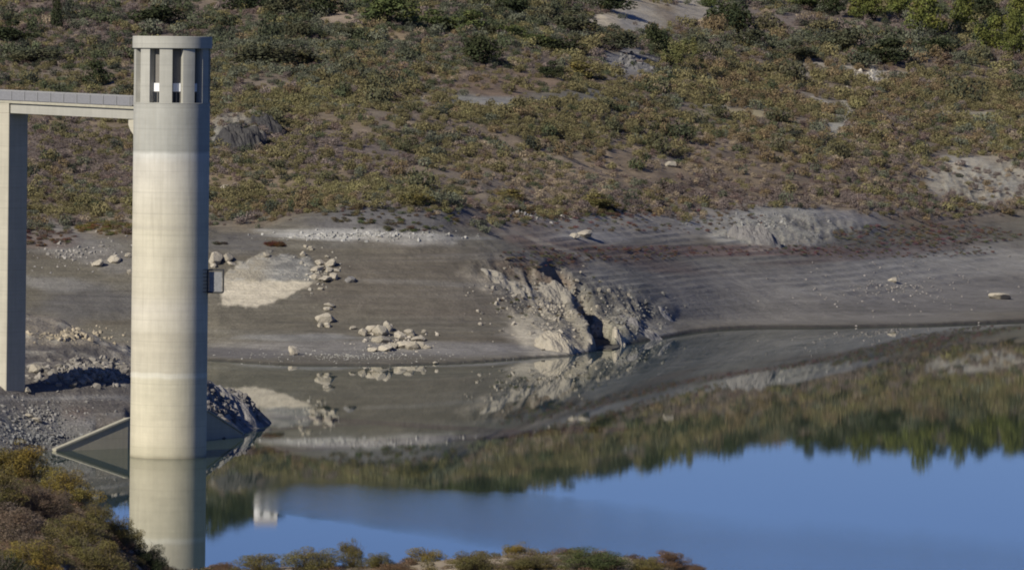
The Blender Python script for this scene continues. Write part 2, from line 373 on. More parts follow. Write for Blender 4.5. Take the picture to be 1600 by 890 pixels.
for (cx, cy, rx, ry, c, s_, ang) in [
    # bare bank
    (1180, 445, 380, 58, (.168, .158, .138), .85, 0), (900, 350, 200, 22, (.175, .16, .135), .6, 0),
    (1300, 455, 420, 45, (.165, .155, .14), .8, -.05), (1480, 412, 240, 30, (.235, .225, .20), .85, -.12), (1330, 430, 200, 8, (.21, .20, .18), .6, -.05), (1180, 478, 110, 10, (.20, .19, .17), .5, 0), (1380, 480, 300, 8, (.12, .112, .10), .6, 0),
    (1000, 350, 210, 32, (.21, .195, .175), .75, 0), (1230, 352, 120, 30, (.27, .265, .245), .85, 0), (1180, 372, 60, 16, (.36, .34, .28), .7, .1), (1320, 340, 90, 12, (.22, .21, .20), .6, -.1),
    (1150, 392, 210, 9, (.145, .085, .075), .5, 0), (900, 372, 70, 10, (.28, .27, .25), .5, 0), (960, 398, 130, 12, (.13, .09, .07), .55, .2), (1380, 395, 160, 9, (.12, .088, .075), .6, -.1),
    (1540, 285, 100, 30, cream, .8, .1), (1590, 255, 60, 20, cream, .5, 0), (1500, 250, 40, 8, pale, .7, 0),
    (600, 345, 130, 32, (.125, .12, .118), .9, 0), (560, 368, 150, 8, (.36, .35, .32), 1, .02), (640, 374, 58, 9, (.38, .37, .34), 1, .05),
    (825, 425, 60, 22, (.19, .145, .105), .9, .3), (790, 350, 70, 18, (.13, .105, .09), .7, .1), (860, 395, 60, 14, (.15, .105, .08), .7, .35), (905, 400, 130, 4, (.27, .24, .19), .7, .35),
    (810, 455, 75, 15, (.40, .36, .29), .95, .28), (860, 525, 58, 30, (.34, .31, .25), .95, .25), (925, 505, 40, 50, (.33, .30, .24), .8, .4), (975, 520, 30, 30, (.36, .34, .26), .8, .5), (990, 475, 75, 38, (.135, .13, .115), .9, .4),
    (960, 440, 50, 14, (.22, .21, .185), .6, .3), (1020, 515, 35, 14, (.28, .26, .22), .7, .2), (750, 445, 170, 5, (.24, .235, .215), .7, .04), (770, 400, 90, 5, (.18, .175, .16), .6, 0),
    (560, 545, 260, 12, (.19, .18, .165), .8, 0), (480, 527, 110, 5, (.21, .205, .19), .8, 0), (760, 545, 90, 8, (.20, .19, .175), .7, 0), (380, 552, 70, 8, (.14, .13, .12), .7, 0),
    (640, 440, 170, 60, (.115, .098, .078), .6, 0), (370, 380, 60, 16, (.125, .118, .11), .6, 0), (120, 385, 90, 26, (.19, .18, .165), .7, .25), (90, 445, 70, 10, (.23, .22, .20), .7, .1), (160, 475, 100, 30, (.105, .10, .095), .8, 0),
    (180, 355, 60, 12, (.26, .22, .16), .5, -.1), (60, 375, 60, 12, (.16, .12, .10), .6, 0),
    # upper hillside
    (780, 140, 110, 32, (.165, .12, .085), .9, 0), (770, 158, 75, 8, (.26, .26, .24), .8, .06), (690, 155, 50, 12, (.15, .15, .13), .6, 0), (900, 155, 80, 18, (.125, .125, .105), .7, 0),
    (990, 24, 56, 34, (.33, .29, .22), 1, .2), (940, 35, 35, 12, (.38, .33, .25), .9, -.2), (1088, 20, 62, 22, (.31, .28, .23), .9, .5), (1000, 35, 30, 20, (.26, .25, .23), .6, .3), (985, 100, 42, 24, (.17, .165, .16), .95, .15),
    (530, 32, 34, 16, (.30, .24, .18), .85, -.3), (870, 40, 40, 6, (.36, .31, .23), .7, 0), (850, 20, 60, 14, (.17, .13, .11), .6, 0), (1210, 20, 60, 30, (.17, .14, .125), .7, .2),
    (1265, 105, 30, 12, (.30, .27, .22), .9, -.3), (1325, 107, 12, 7, (.40, .36, .29), 1, 0), (1362, 128, 7, 24, (.38, .35, .28), .95, .15), (1345, 118, 14, 4, (.38, .34, .28), .9, .6), (1290, 160, 26, 4, (.33, .30, .25), .9, .4), (1322, 172, 6, 22, (.33, .31, .26), .9, -.3), (1305, 198, 20, 5, (.36, .34, .29), .95, 0), (1345, 200, 14, 8, (.24, .22, .21), .8, 0), (1378, 186, 14, 9, (.28, .26, .24), .85, .3), (1256, 128, 6, 16, (.27, .24, .20), .9, -.2), (1540, 178, 40, 3, (.28, .25, .19), .8, 0), (1380, 118, 40, 7, (.34, .32, .28), .9, 0), (1310, 190, 40, 26, (.27, .26, .22), .75, .5), (1490, 152, 14, 5, (.33, .29, .22), .9, 0),
    (1140, 177, 70, 6, (.30, .26, .16), .85, 0), (1160, 165, 75, 3, (.26, .26, .23), .8, 0), (1490, 178, 80, 4, (.27, .25, .19), .6, 0), (1250, 140, 40, 8, (.22, .20, .17), .6, 0),
    (965, 258, 120, 36, (.26, .20, .13), .85, -.3), (880, 235, 60, 14, (.22, .18, .13), .7, -.2), (1040, 250, 20, 16, (.30, .27, .22), .7, 0), (1150, 260, 200, 30, (.165, .125, .085), .6, 0), (385, 205, 50, 30, (.10, .095, .09), 1, 0), (337, 215, 8, 26, (.28, .27, .23), .8, 0),  # includes a dark blob for the shade on the crag
    (200, 60, 180, 60, (.115, .092, .085), .5, 0), (120, 245, 120, 60, (.12, .10, .098), .5, 0), (500, 225, 160, 35, (.13, .108, .10), .6, 0)]:
    paint(B(cx, cy, rx, ry, soft=.4, wob=.5, seed=int(cx + cy), ang=ang) * (~mound), c, s_)
# smooth cream cut face on the bank and its greyer head
fx = (IPX - 350) / 130
low = 478 - 14 * np.clip(fx - .3, 0, 1) - 45 * np.clip(fx - .55, 0, 1) * 1.1 + 9 * fbm(IPX / 16, IROW / 16, 91, 4); 
face = sstep(-2, 2, IROW - 439) * sstep(2, -2, IROW - low) * sstep(338, 352, 14 * fbm(IPX / 10, IROW / 10, 94, 3) + IPX + (478 - IROW) * .15) * sstep(500, 488, IPX) * (~mound)
head_top = 394 + .62 * np.clip(405 - IPX, 0, 80) + .16 * np.clip(IPX - 415, 0, 90)
head = sstep(-3, 3, IROW - head_top + 10 * fbm(IPX / 12, IROW / 8, 92, 4)) * sstep(2, -2, IROW - 439) * sstep(500, 480, IPX) * sstep(335, 350, IPX) * (~mound)
paint(head, (.215, .21, .19), 1); paint(head * sstep(440, 400, IPX + (IROW - 400) * .2), (.36, .32, .24), .85)
paint(head * sstep(.05, .3, fbm(IPX / 14 - IROW / 5, IROW / 4, 93, 3)), (.36, .34, .29), .7)
paint(face, (.47, .42, .32), 1)
# rocks of the spur: pale ribs
rb = ridged(X / 3.2 + Y / 26, Y / 10, 43, 5); paint(rocky * sstep(.55, .75, rb), (.34, .31, .25), .55); paint(rocky * sstep(.5, .35, rb), (.13, .125, .115), .6); rc = ridged(X / 1.5 + .3 * fbm(X / 4, Y / 5, 39, 2), Y / 12, 38, 4); paint(cl * sstep(.55, .4, rc), (.13, .13, .12), .8); paint(cl * sstep(.62, .75, rc), (.36, .345, .29), .7)
# wet dark line at the water
paint(sstep(.55, .15, Z) * sstep(900, 1050, IPX), (.035, .032, .028), .9); paint(sstep(.30, .1, Z) , (.05, .046, .038), .8)
# bridge spur
paint(mound * 1.0, (.135, .122, .11)); paint(mound * sstep(.0, .4, fbm(X / 6, Y / 6, 95, 3)), (.19, .182, .17), .7)
paint(mound * sstep(30, 10, np.abs(IPX - 120)) * sstep(20, 5, np.abs(IROW - 650)), (.13, .10, .085), .7)
paint(mound * sstep(5, 2, np.abs(IROW - 621 + 2 * fbm(X / 5, Y / 5, 96, 2))), (.24, .23, .215), .7)
paint(mound * sstep(640, 660, IROW) * (IPX < 150), (.19, .19, .185), .6)
paint(mound * sstep(545, 535, IROW), (.24, .21, .165), .9); paint(mound * sstep(.1, .5, fbm(X / 2.2, Y / 2.2, 97, 3)) * sstep(618, 630, DD), (.36, .33, .27), .8)
rocky = np.clip(rocky + mound * .4 + head * .3, 0, 1) * (1 - face)

V = np.stack([X, Y, Z], -1).reshape(-1, 3)
ii, jj = np.meshgrid(np.arange(nC - 1), np.arange(nD - 1), indexing='ij'); a = (ii * nD + jj).ravel()
me = np_mesh('hillside', V, np.stack([a, a + nD, a + nD + 1, a + 1], 1), True)
ca = me.color_attributes.new('Col', 'FLOAT_COLOR', 'POINT'); ca.data.foreach_set('color', np.concatenate([Col.reshape(-1, 3), np.ones((nC * nD, 1))], 1).astype(np.float32).ravel())
ra = me.attributes.new('rocky', 'FLOAT', 'POINT'); ra.data.foreach_set('value', rocky.astype(np.float32).ravel())
tag(link('hillside', me, M_ground), kind='structure')

def hz(x, y):
    """height of the far terrain at a world position (bilinear)"""
    px = x / y * F + 800
    i = np.clip(np.searchsorted(pxs, px) - 1, 0, nC - 2); j = np.clip(np.searchsorted(Ds, y) - 1, 0, nD - 2)
    u = np.clip((px - pxs[i]) / (pxs[i + 1] - pxs[i]), 0, 1); v = np.clip((y - Ds[j]) / (Ds[j + 1] - Ds[j]), 0, 1)
    return (Z[i, j] * (1 - u) + Z[i + 1, j] * u) * (1 - v) + (Z[i, j + 1] * (1 - u) + Z[i + 1, j + 1] * u) * v
def at(px, row):
    """the first point of the far terrain that the line of sight through a photo pixel meets"""
    p, r = unroll(px, row); i = int(np.clip(np.searchsorted(pxs, p), 0, nC - 1))
    rr = YH + F * (H - Z[i]) / Ds; ok = np.nonzero((rr <= r) & (Z[i] > -.3))[0]
    j = ok[0] if len(ok) else nD - 45
    D = Ds[j]
    if j > 0 and rr[j - 1] > r: t = (rr[j - 1] - r) / (rr[j - 1] - rr[j] + 1e-9); D = Ds[j - 1] + (Ds[j] - Ds[j - 1]) * t
    x = (p - 800) / F * D; return Vector((x, D, float(hz(np.array(x), np.array(D)))))

# ------------------------------------------------------------------ near slope below the camera
nx = np.array([-1500, -200, 0, 60, 110, 150, 200, 250, 290, 330, 400, 500, 600, 700, 800, 900, 1000, 1050, 1110, 1300, 3000.])
nr = np.array([690, 712, 738, 752, 775, 800, 845, 885, 900, 893, 889, 884, 878, 872, 864, 864, 868, 876, 893, 950, 1400.])
def near_h(x, y):
    x = np.asarray(x, float); y = np.asarray(y, float)
    yy = np.maximum(y, 60); px = np.clip(x / yy * F + 800, -1500, 3000)
    r = np.interp(px, nx, nr); r2 = r - (px - 800) * ROLL
    hc = H - (r2 - 100) * 170 / F
    h = np.where(y < 170, hc + (170 - y) * .022, hc - (y - 170) * .42 - np.clip(y - 170, 0, 12) ** 2 * .01)
    top = 39.4 - np.clip(y, -50, 170) * .035
    w = sstep(115, 20, y); h = h * (1 - w) + np.minimum(h + 60, np.where(y < 115, 39.4 - (np.clip(y, 0, 115)) * .115, h)) * w
    h = h + sstep(60, 130, y) * (.35 * fbm(x / 9, y / 12, 131, 3) + .08 * fbm(x / 1.4, y / 1.8, 132, 3))
    return np.maximum(h, -12)
gx = np.concatenate([np.linspace(-160, -26, 40, endpoint=False), np.arange(-26, 12, .22), np.linspace(12, 150, 40)])
gy = np.concatenate([np.linspace(-120, 100, 40, endpoint=False), np.arange(100, 190, .35), np.linspace(190, 330, 50)])
GX, GY = np.meshgrid(gx, gy, indexing='ij'); GZ = near_h(GX, GY)
nyn = len(gy); ii, jj = np.meshgrid(np.arange(len(gx) - 1), np.arange(nyn - 1), indexing='ij'); a = (ii * nyn + jj).ravel()
me = np_mesh('ground', np.stack([GX, GY, GZ], -1).reshape(-1, 3), np.stack([a, a + nyn, a + nyn + 1, a + 1], 1), True)
gc = np.zeros(GX.shape + (4,)); gc[..., :3] = (.30, .245, .17); w = sstep(-.1, .4, fbm(GX / 2, GY / 3, 140, 3))[..., None]; gc[..., :3] = gc[..., :3] * (1 - w) + np.array((.19, .15, .105)) * w; gc[..., 3] = 1
ca = me.color_attributes.new('Col', 'FLOAT_COLOR', 'POINT'); ca.data.foreach_set('color', gc.astype(np.float32).ravel())
tag(link('ground', me, M_ground), kind='structure')

# ------------------------------------------------------------------ water
bm = bmesh.new(); bmesh.ops.create_circle(bm, cap_ends=True, radius=9000, segments=96)
w_ = link('water', bm_mesh(bm, 'water'), mat_water()); tag(w_, kind='structure')

# ------------------------------------------------------------------ intake tower
TX = (unroll(266, 400)[0] - 800) / F * 600
T = empty('intake_tower', (TX, 600, 0)); tag(T, 'tall round concrete intake tower standing in the water, with slotted windows under its flat cap', 'tower')
def part(name, bm, mat, par, smooth=False): return link(name, bm_mesh(bm, name, smooth), mat, par)
def zr(row): return H - (unroll(266, row)[1] - YH) / 15.0
ztop, zcap, zslot, zbase = zr(57), zr(76), zr(77), zr(162)
RT = 3.97
bm = bmesh.new(); lathe(bm, [(RT, -14), (RT, zbase)], 160, closed=False)
o = part('shaft', bm, M_shaft, T)
for p in o.data.polygons: p.use_smooth = abs(p.normal.z) < .5
bm = bmesh.new(); lathe(bm, [(0, zcap), (4.09, zcap), (4.12, zcap), (4.15, zcap + .03), (4.15, zcap + .06), (4.15, ztop - .08), (4.15, ztop - .05), (4.12, ztop), (4.08, ztop), (0, ztop)], 160)
o = part('cap', bm, M_head, T)
for p in o.data.polygons: p.use_smooth = abs(p.normal.z) < .3
bm = bmesh.new(); lathe(bm, [(3.12, zbase), (3.12, zcap)], 100, closed=False); part('inner_wall', bm, M_infill, T, True)
bm = bmesh.new(); lathe(bm, [(2.9, zbase + .002), (RT - .003, zbase + .002), (RT - .003, zbase + .10), (2.9, zbase + .10)], 160); part('sill_ring', bm, M_head, T, True)
half = R(8.2)
zw0, zw1, zw2 = zr(161), zr(143), zr(130)
for k in range(10):
    ac = R(11.8 + 36 * k)
    bm = bmesh.new(); lathe(bm, [(2.9, zbase + .10), (RT - .002, zbase + .10), (RT - .002, zcap), (2.9, zcap)], 10, ac + half, ac + R(36) - half)
    part('pillar', bm, M_head, T)
    Mt = Matrix.Rotation(ac, 4, 'Z')
    # window: frame, two panes; white panel above
    bm = bmesh.new()
    for x0, x1, z0, z1 in [(-.42, -.35, zw0, zw1), (.35, .42, zw0, zw1), (-.04, .04, zw0, zw1), (-.35, -.04, zw1 - .07, zw1), (.04, .35, zw1 - .07, zw1), (-.35, -.04, zw0, zw0 + .06), (.04, .35, zw0, zw0 + .06)]:
        box(bm, x0, x1, -3.24, -3.14, z0, z1, Mt)
    wdw = part('window', bm, M_infill, T)
    for s in (-1, 1):
        bm = bmesh.new(); box(bm, min(s * .04, s * .35), max(s * .04, s * .35), -3.20, -3.16, zw0 + .06, zw1 - .07, Mt); part('pane', bm, M_dark, wdw)
    bm = bmesh.new(); box(bm, -.42, .42, -3.30, -3.10, zw1 + .01, zw2, Mt); part('panel', bm, M_white, T)
# bracket that carries the end of the bridge
ang = R(-135)
bm = bmesh.new()
pts = [(3.6, zr(166)), (5.0, zr(166)), (5.0, zr(196)), (4.75, zr(203)), (3.9, zr(216)), (3.6, zr(216))]
Mt = Matrix.Rotation(ang, 4, 'Z')
A = [bm.verts.new(Mt @ Vector((-1.6, -r, z))) for r, z in pts]; Bv = [bm.verts.new(Mt @ Vector((1.6, -r, z))) for r, z in pts]
bm.faces.new(A); bm.faces.new(Bv[::-1])
for i in range(len(pts)): bm.faces.new((A[i], Bv[i], Bv[(i + 1) % 6], A[(i + 1) % 6]))
bmesh.ops.recalc_face_normals(bm, faces=bm.faces); part('bracket', bm, M_pier, T)
# service cage on the right flank
cz0, cz1 = zr(456), zr(420)
bm = bmesh.new()
for x in (3.95, 5.55):
    for y in (-.8, .8): box(bm, x - .05, x + .05, y - .05, y + .05, cz0, cz1)
for y in (-.8, .8):
    for z in (cz0, cz1 - .1): box(bm, 4.0, 5.5, y - .045, y + .045, z, z + .1)
for z in (cz0, cz1 - .1): box(bm, 5.505, 5.595, -.75, .75, z, z + .09)
cage = part('service_cage', bm, M_metal, T)
bm = bmesh.new(); box(bm, 4.1, 5.44, -.72, -.66, cz0 + .12, cz1 - .22); part('panel', bm, M_grey, cage)
bm = bmesh.new(); box(bm, 4.0, 5.5, -.75, .75, cz0 - .06, cz0 - .004); part('floor', bm, M_metal, cage)
bm = bmesh.new()
for i in range(7):                       # hoops and rails of the caged ladder beside it
    z = cz0 + .1 + i * .38
    a0, a1 = R(62), R(86)
    lathe(bm, [(4.02, z), (4.10, z), (4.10, z + .06), (4.02, z + .06)], 6, a0, a1)
part('ladder_rung', bm, M_metal, cage)

# ------------------------------------------------------------------ footbridge and its piers
ba = R(39)                                # the deck comes in from the left and far side
bd = Vector((-math.cos(ba), math.sin(ba), .0))
Tc = Vector((TX, 600, 0))
endp = Tc + bd * 4.3; Ldk = 120
slope = .022
zb1 = zr(187); zd1 = zr(172)
Bm = Matrix.Translation(endp) @ Matrix.Rotation(math.atan2(bd.y, bd.x), 4, 'Z')      # local x runs from the tower to the bank; +y is the camera side after the turn
BR = empty('footbridge', endp, math.atan2(bd.y, bd.x)); tag(BR, 'narrow concrete footbridge with grey mesh railing running to the tower', 'bridge')
def sl(x): return x * slope
def prism_along(bm, y0, y1, z0, z1, x0=0, x1=Ldk):
    vs = [bm.verts.new((x, y, z + sl(x))) for x in (x0, x1) for (y, z) in ((y0, z0), (y1, z0), (y1, z1), (y0, z1))]
    for f in [(0, 1, 2, 3), (7, 6, 5, 4), (0, 4, 5, 1), (1, 5, 6, 2), (2, 6, 7, 3), (3, 7, 4, 0)]: bm.faces.new([vs[i] for i in f])
    bmesh.ops.recalc_face_normals(bm, faces=bm.faces)
for s in (1, -1):
    bm = bmesh.new(); prism_along(bm, min(s * .75, s * 1.25), max(s * .75, s * 1.25), zb1, zb1 + 1.05, -.4); part('girder', bm, M_beam, BR)
bm = bmesh.new(); prism_along(bm, -1.52, 1.52, zb1 + 1.055, zb1 + 1.32, -.6); part('deck', bm, M_coping, BR)
for s in (1, -1):
    bm = bmesh.new(); y = s * 1.42; prism_along(bm, y - .03, y + .03, zb1 + 1.38, zb1 + 2.30)
    part('mesh_panel', bm, M_rail, BR)
    bm = bmesh.new(); prism_along(bm, y - .05, y + .05, zb1 + 2.31, zb1 + 2.39)
    for i in range(int(Ldk / 1.9)):
        x = .3 + i * 1.9; box(bm, x - .035, x + .035, y + s * .035, y + s * .10, zb1 + 1.324 + sl(x), zb1 + 2.33 + sl(x))
    part('railing', bm, M_grey, BR)
def pier(xl, label):
    P = Bm @ Vector((xl, 0, 0)); g = float(hz(np.array(P.x), np.array(P.y))) if P.x > -250 else 5
    root = empty('bridge_pier', (P.x, P.y, 0), math.atan2(bd.y, bd.x)); tag(root, label, 'bridge pier', 'piers under the footbridge')
    zt = zb1 + sl(xl) - .01
    bm = bmesh.new(); box(bm, -1.05, 1.05, -1.48, 1.48, -6, zt)
    bmesh.ops.bevel(bm, geom=bm.edges[:], offset=.06, segments=1, affect='EDGES'); part('column', bm, M_pier, root)
    for s in (1, -1):
        bm = bmesh.new(); box(bm, -1.05, 1.05, min(s * 1.28, s * 1.48), max(s * 1.28, s * 1.48), zt + .002, zt + 1.03); part('pier_head', bm, M_pier, root)
# pier whose right corner sits at photo column 12
def pier_x(col):
    best = None
    for i in range(400):
        xl = 5 + i * .1; c = Bm @ Vector((xl - 1.05, 1.48, 0)); px = c.x / c.y * F + 800
        px = reroll(px, 400)[0]
        if best is None or abs(px - col) < best[0]: best = (abs(px - col), xl)
    return best[1]
xp = pier_x(12)
pier(xp, 'pale rectangular concrete pier at the left edge, holding up the footbridge')
pier(xp + 36, 'farther bridge pier standing on the bank beyond the left edge')

# ------------------------------------------------------------------ concrete wing wall behind the tower
WP = [(87, 606.0, .05), (200, 612.0, 3.0), (324, 627.0, 3.05), (379, 632.0, .35)]
def wpt(px, D): return Vector(((unroll(px, 690)[0] - 800) / F * D, D, 0))
p0 = wpt(87, 606.0); WW = empty('wing_wall', p0); tag(WW, 'low sloping concrete wing wall at the waterline behind the tower', 'wall')
def wall_seg(bm, a, b, zlo, hi, y0, y1):
    A_, B_ = wpt(a[0], a[1]) - p0, wpt(b[0], b[1]) - p0; d = (B_ - A_).normalized(); nn = Vector((-d.y, d.x, 0))
    vs = []
    for q, z in ((A_, a[2]), (B_, b[2])):
        lo_ = -4 if zlo is None else z + zlo
        for y, zz in ((y0, lo_), (y1, lo_), (y1, z + hi), (y0, z + hi)): vs.append(bm.verts.new(q + nn * y + Vector((0, 0, zz))))
    for f in [(0, 1, 2, 3), (7, 6, 5, 4), (0, 4, 5, 1), (1, 5, 6, 2), (2, 6, 7, 3), (3, 7, 4, 0)]: bm.faces.new([vs[i] for i in f])
    bmesh.ops.recalc_face_normals(bm, faces=bm.faces)
for a_, b_ in zip(WP[:-1], WP[1:]):
    bm = bmesh.new(); wall_seg(bm, a_, b_, None, 0, 0, .45); part('wall_panel', bm, M_wall, WW)
    bm = bmesh.new(); wall_seg(bm, a_, b_, .004, .2, -.12, .62); part('coping', bm, M_coping, WW)

# ------------------------------------------------------------------ rocks
def rock_mesh(seed, flat=.8, rough=.06):
    r = random.Random(seed); bm = bmesh.new(); bmesh.ops.create_icosphere(bm, subdivisions=4, radius=1)
    pl = []
    for i in range(15):
        n = Vector((r.gauss(0, 1), r.gauss(0, 1), r.gauss(0, 1))).normalized(); pl.append((n, r.uniform(.62, .98)))
    for v in bm.verts:
        d = v.co.normalized(); t = 1.15
        for n, c in pl:
            q = d.dot(n)
            if q > .05: t = min(t, c / q)
        v.co = d * t
    co = np.array([v.co[:] for v in bm.verts]); nz = fbm(co[:, 0] * 3 + seed, co[:, 1] * 3 + co[:, 2] * 2.3, seed, 3)
    for v, k in zip(bm.verts, nz): v.co *= 1 + rough * float(k); v.co.z *= flat
    return bm_mesh(bm, 'rock')
RM = [rock_mesh(200 + i, random.uniform(.75, 1.0)) for i in range(8)]
RG = [m.copy() for m in RM]
for m in RM: m.materials.append(M_rock)
for m in RG: m.materials.append(M_rockg)
rk_i = 0
def boulder(cx, cy, w, h, label, group=None, g=False, cat='boulder'):
    global rk_i
    p = at(cx, cy + h * .42); s = p.y / F
    o = bpy.data.objects.new('boulder', (RG if g else RM)[rk_i % 8]); rk_i += 1; C.objects.link(o)
    o.scale = (w * s * .60, (w + h) * .5 * s * .62, h * s * .66); o.rotation_euler = (random.uniform(-.2, .2), random.uniform(-.2, .2), random.uniform(0, 6.28))
    o.scale = ((w * .68 + h * .06) * s, (w * .68 + h * .06) * s, h * s * .76)
    o.location = (p.x, p.y + .3 * w * s, p.z + h * s * .30); tag(o, label, cat, group); return o
GA, GB, GCc, GD = 'boulders beside the tower on the bank', 'boulders at the tip of the cream face', 'boulders halfway down the bank', 'boulders in the heap near the water'
for a in [
 (337, 405, 16, 19, 'large pale boulder just right of the tower, left of a split one', GA), (355, 402, 12, 15, 'upright half of a split pale boulder right of the tower', GA), (361, 412, 11, 6, 'slanting slab at the foot of the split pale boulder right of the tower', GA), (333, 414, 7, 8, 'small stone touching the tower edge below a large pale boulder', GA),
 (517, 411, 12, 12, 'rounded pale boulder at the upper right of the pile by the cream face', GB), (495, 420, 16, 11, 'broad pinkish boulder on the left side of the pile by the cream face', GB), (493, 431, 11, 10, 'pinkish boulder at the lower left of the pile by the cream face', GB), (500, 410, 13, 7, 'flat pale boulder at the top left of the pile by the cream face', GB),
 (514, 422, 9, 8, 'small whitish boulder in the middle of the pile by the cream face', GB), (508, 435, 18, 9, 'long low grey boulder at the bottom of the pile by the cream face', GB), (520, 432, 9, 12, 'dark sided boulder at the lower right of the pile by the cream face', GB), (527, 422, 10, 5, 'flat slab at the far right of the pile by the cream face', GB),
 (501, 451, 6, 5, 'little stone lying below the pile by the cream face', GB), (547, 436, 12, 11, 'lone dull grey boulder standing right of the pile by the cream face', GB, True), (478, 384, 6, 5, 'topmost small stone of the trail above the pile by the cream face', GB), (486, 388, 7, 6, 'second small stone of the trail above the pile by the cream face', GB),
 (473, 397, 6, 8, 'lowest small stone of the trail above the pile by the cream face', GB), (511, 401, 5, 5, 'tiny stone just above the rounded boulder of the pile', GB), (416, 398, 7, 9, 'small pale stone on the peak of the cream face', GB),
 (516, 476, 13, 7, 'flat pale boulder, topmost of the small group halfway down the bank', GCc), (512, 482, 9, 6, 'small boulder squeezed under the flat topmost one halfway down the bank', GCc), (509, 496, 21, 18, 'biggest pinkish boulder of the small group halfway down the bank', GCc), (500, 507, 6, 9, 'left foot stone under the biggest boulder halfway down the bank', GCc), (512, 508, 9, 7, 'right foot stone under the biggest boulder halfway down the bank', GCc),
 (551, 512, 9, 5, 'small lone pale stone left of the boulder heap near the water', GD), (568, 519, 10, 14, 'leftmost upright boulder of the heap near the water', GD), (581, 514, 14, 13, 'second boulder from the left along the top of the heap near the water', GD), (596, 516, 18, 20, 'large boulder in the upper middle of the heap near the water', GD),
 (605, 510, 11, 17, 'tallest pointed boulder at the peak of the heap near the water', GD), (597, 530, 21, 12, 'wide boulder in the centre of the heap, below the large one', GD), (624, 522, 13, 12, 'pale boulder just right of the dark gap in the heap near the water', GD), (641, 520, 14, 10, 'pale boulder on the upper right of the heap near the water', GD),
 (662, 518, 6, 6, 'small stone set apart at the upper right of the heap near the water', GD), (654, 529, 15, 8, 'flat greyish boulder on the right side of the heap near the water', GD), (631, 538, 20, 13, 'broad cream boulder at the lower middle of the heap near the water', GD), (645, 539, 14, 15, 'upright cream boulder at the lower right of the heap near the water', GD),
 (655, 539, 13, 11, 'second lowest boulder from the right end of the heap near the water', GD), (666, 541, 11, 7, 'rightmost low boulder of the heap near the water', GD), (582, 545, 15, 9, 'dark sided boulder at the lower left of the heap near the water', GD), (601, 544, 17, 9, 'low greyish boulder at the bottom of the heap near the water', GD), (615, 541, 12, 9, 'boulder between the two lowest cream ones of the heap near the water', GD),
 (680, 566, 6, 4, 'tiny pale stone at the shoreline right of the boulder heap', GD), (458, 548, 12, 15, 'lone pale upright boulder close to the shoreline', None),
 (177, 404, 15, 13, 'tilted pale boulder on the mud left of the tower', None), (153, 411, 13, 12, 'rounded whitish boulder on the mud, left of a tilted one', None), (201, 398, 9, 8, 'small pale boulder touching the tower left edge on the far bank', None), (203, 424, 8, 10, 'grey boulder peeking out at the tower left edge, lower of two', None),
 (54, 577, 14, 13, 'white jagged boulder on the spur beside the pier foot', None), (41, 610, 10, 9, 'small pale boulder on the spur below the white jagged one', None), (44, 650, 10, 6, 'left of two flat pale stones low on the spur', None), (58, 655, 14, 8, 'right of two flat pale stones low on the spur', None),
 (352, 292, 12, 9, 'pale boulder with dark side in the scrub right of the tower', None), (741, 188, 12, 8, 'pale boulder in the olive scrub below the grey slide', None), (733, 203, 7, 5, 'small pale stone in the scrub below a larger pale boulder', None), (1048, 256, 14, 13, 'pale boulder on the brown slope in the upper middle', None),
 (913, 366, 22, 10, 'broad white boulder on the bank above the ravine', None), (897, 369, 12, 7, 'smaller white boulder left of the broad one above the ravine', None), (1396, 438, 12, 8, 'pale stone on the right bank above the water', None), (1565, 463, 26, 10, 'low pinkish rock pile at the far right of the bank', None), (797, 322, 12, 6, 'flat white stone at the edge of the scrub left of centre', None)]:
    boulder(*a)

# craggy outcrops standing out of the slopes
def outcrop(px, row, w, h, d, seed, label, mat, tilt=0):
    p = at(px, row); s = p.y / F; n = 110; m = 60
    bm = bmesh.new(); vs = []
    W, Hh, Dp = w * s, h * s, d
    for i in range(n):
        for j in range(m):
            u = i / (n - 1) * 2 - 1; v = j / (m - 1) * 2 - 1
            vs.append((u, v))
    u = np.array([q[0] for q in vs]); v = np.array([q[1] for q in vs]); xx = u * W / 2; yy = v * Dp / 2
    env = np.clip(1 - (np.abs(u + .25 * fbm(u * 3, v * 3, seed, 2)) ** 2.2) - np.abs(v) ** 2, 0, 1) ** .6
    zz = Hh * env * (.3 + .7 * ridged(xx / (W * .22) + yy / (Dp * .5), yy / (Dp * .35), seed + 3, 5) + .35 * ridged(xx / 1.1 + yy / 3, yy / 2, seed + 9, 3)) - .4
    zz = zz + tilt * xx * env
    V = np.stack([xx, yy, zz], 1); a = np.array([[i * m + j, (i + 1) * m + j, (i + 1) * m + j + 1, i * m + j + 1] for i in range(n - 1) for j in range(m - 1)])
    # follow the slope
    V[:, 2] += hz(p.x + V[:, 0], p.y + V[:, 1]) - p.z
    o = link('rock_outcrop', np_mesh('rock_outcrop', V, a), mat, None, p); tag(o, label, 'rock outcrop'); return o
outcrop(374, 228, 84, 34, 10, 301, 'dark jagged crag in the scrub just right of the tower', M_rockshade)
outcrop(420, 200, 56, 20, 8, 303, 'smaller dark crag right of the jagged one beside the tower', M_rockshade)
outcrop(868, 542, 66, 22, 8, 305, 'cream ribbed rock nose on the left side of the ravine mouth', M_rock)
outcrop(968, 530, 26, 14, 5, 307, 'pale smooth rock rib on the right side of the ravine mouth', M_rock)
outcrop(1008, 524, 96, 12, 7, 309, 'low grey crag stretching along the waterline right of the ravine', M_rockg)
outcrop(1040, 492, 30, 7, 5, 311, 'small dark topped crag standing above the water right of the ravine', M_rockg)
outcrop(795, 448, 100, 10, 5, 313, 'row of cream rock teeth running down left of the ravine', M_rockm)
outcrop(872, 462, 80, 13, 6, 315, 'cream broken rocks at the head of the ravine', M_rockm)
outcrop(1180, 378, 90, 26, 6, 317, 'grey ribbed cliff band on the right bank', M_rockg)
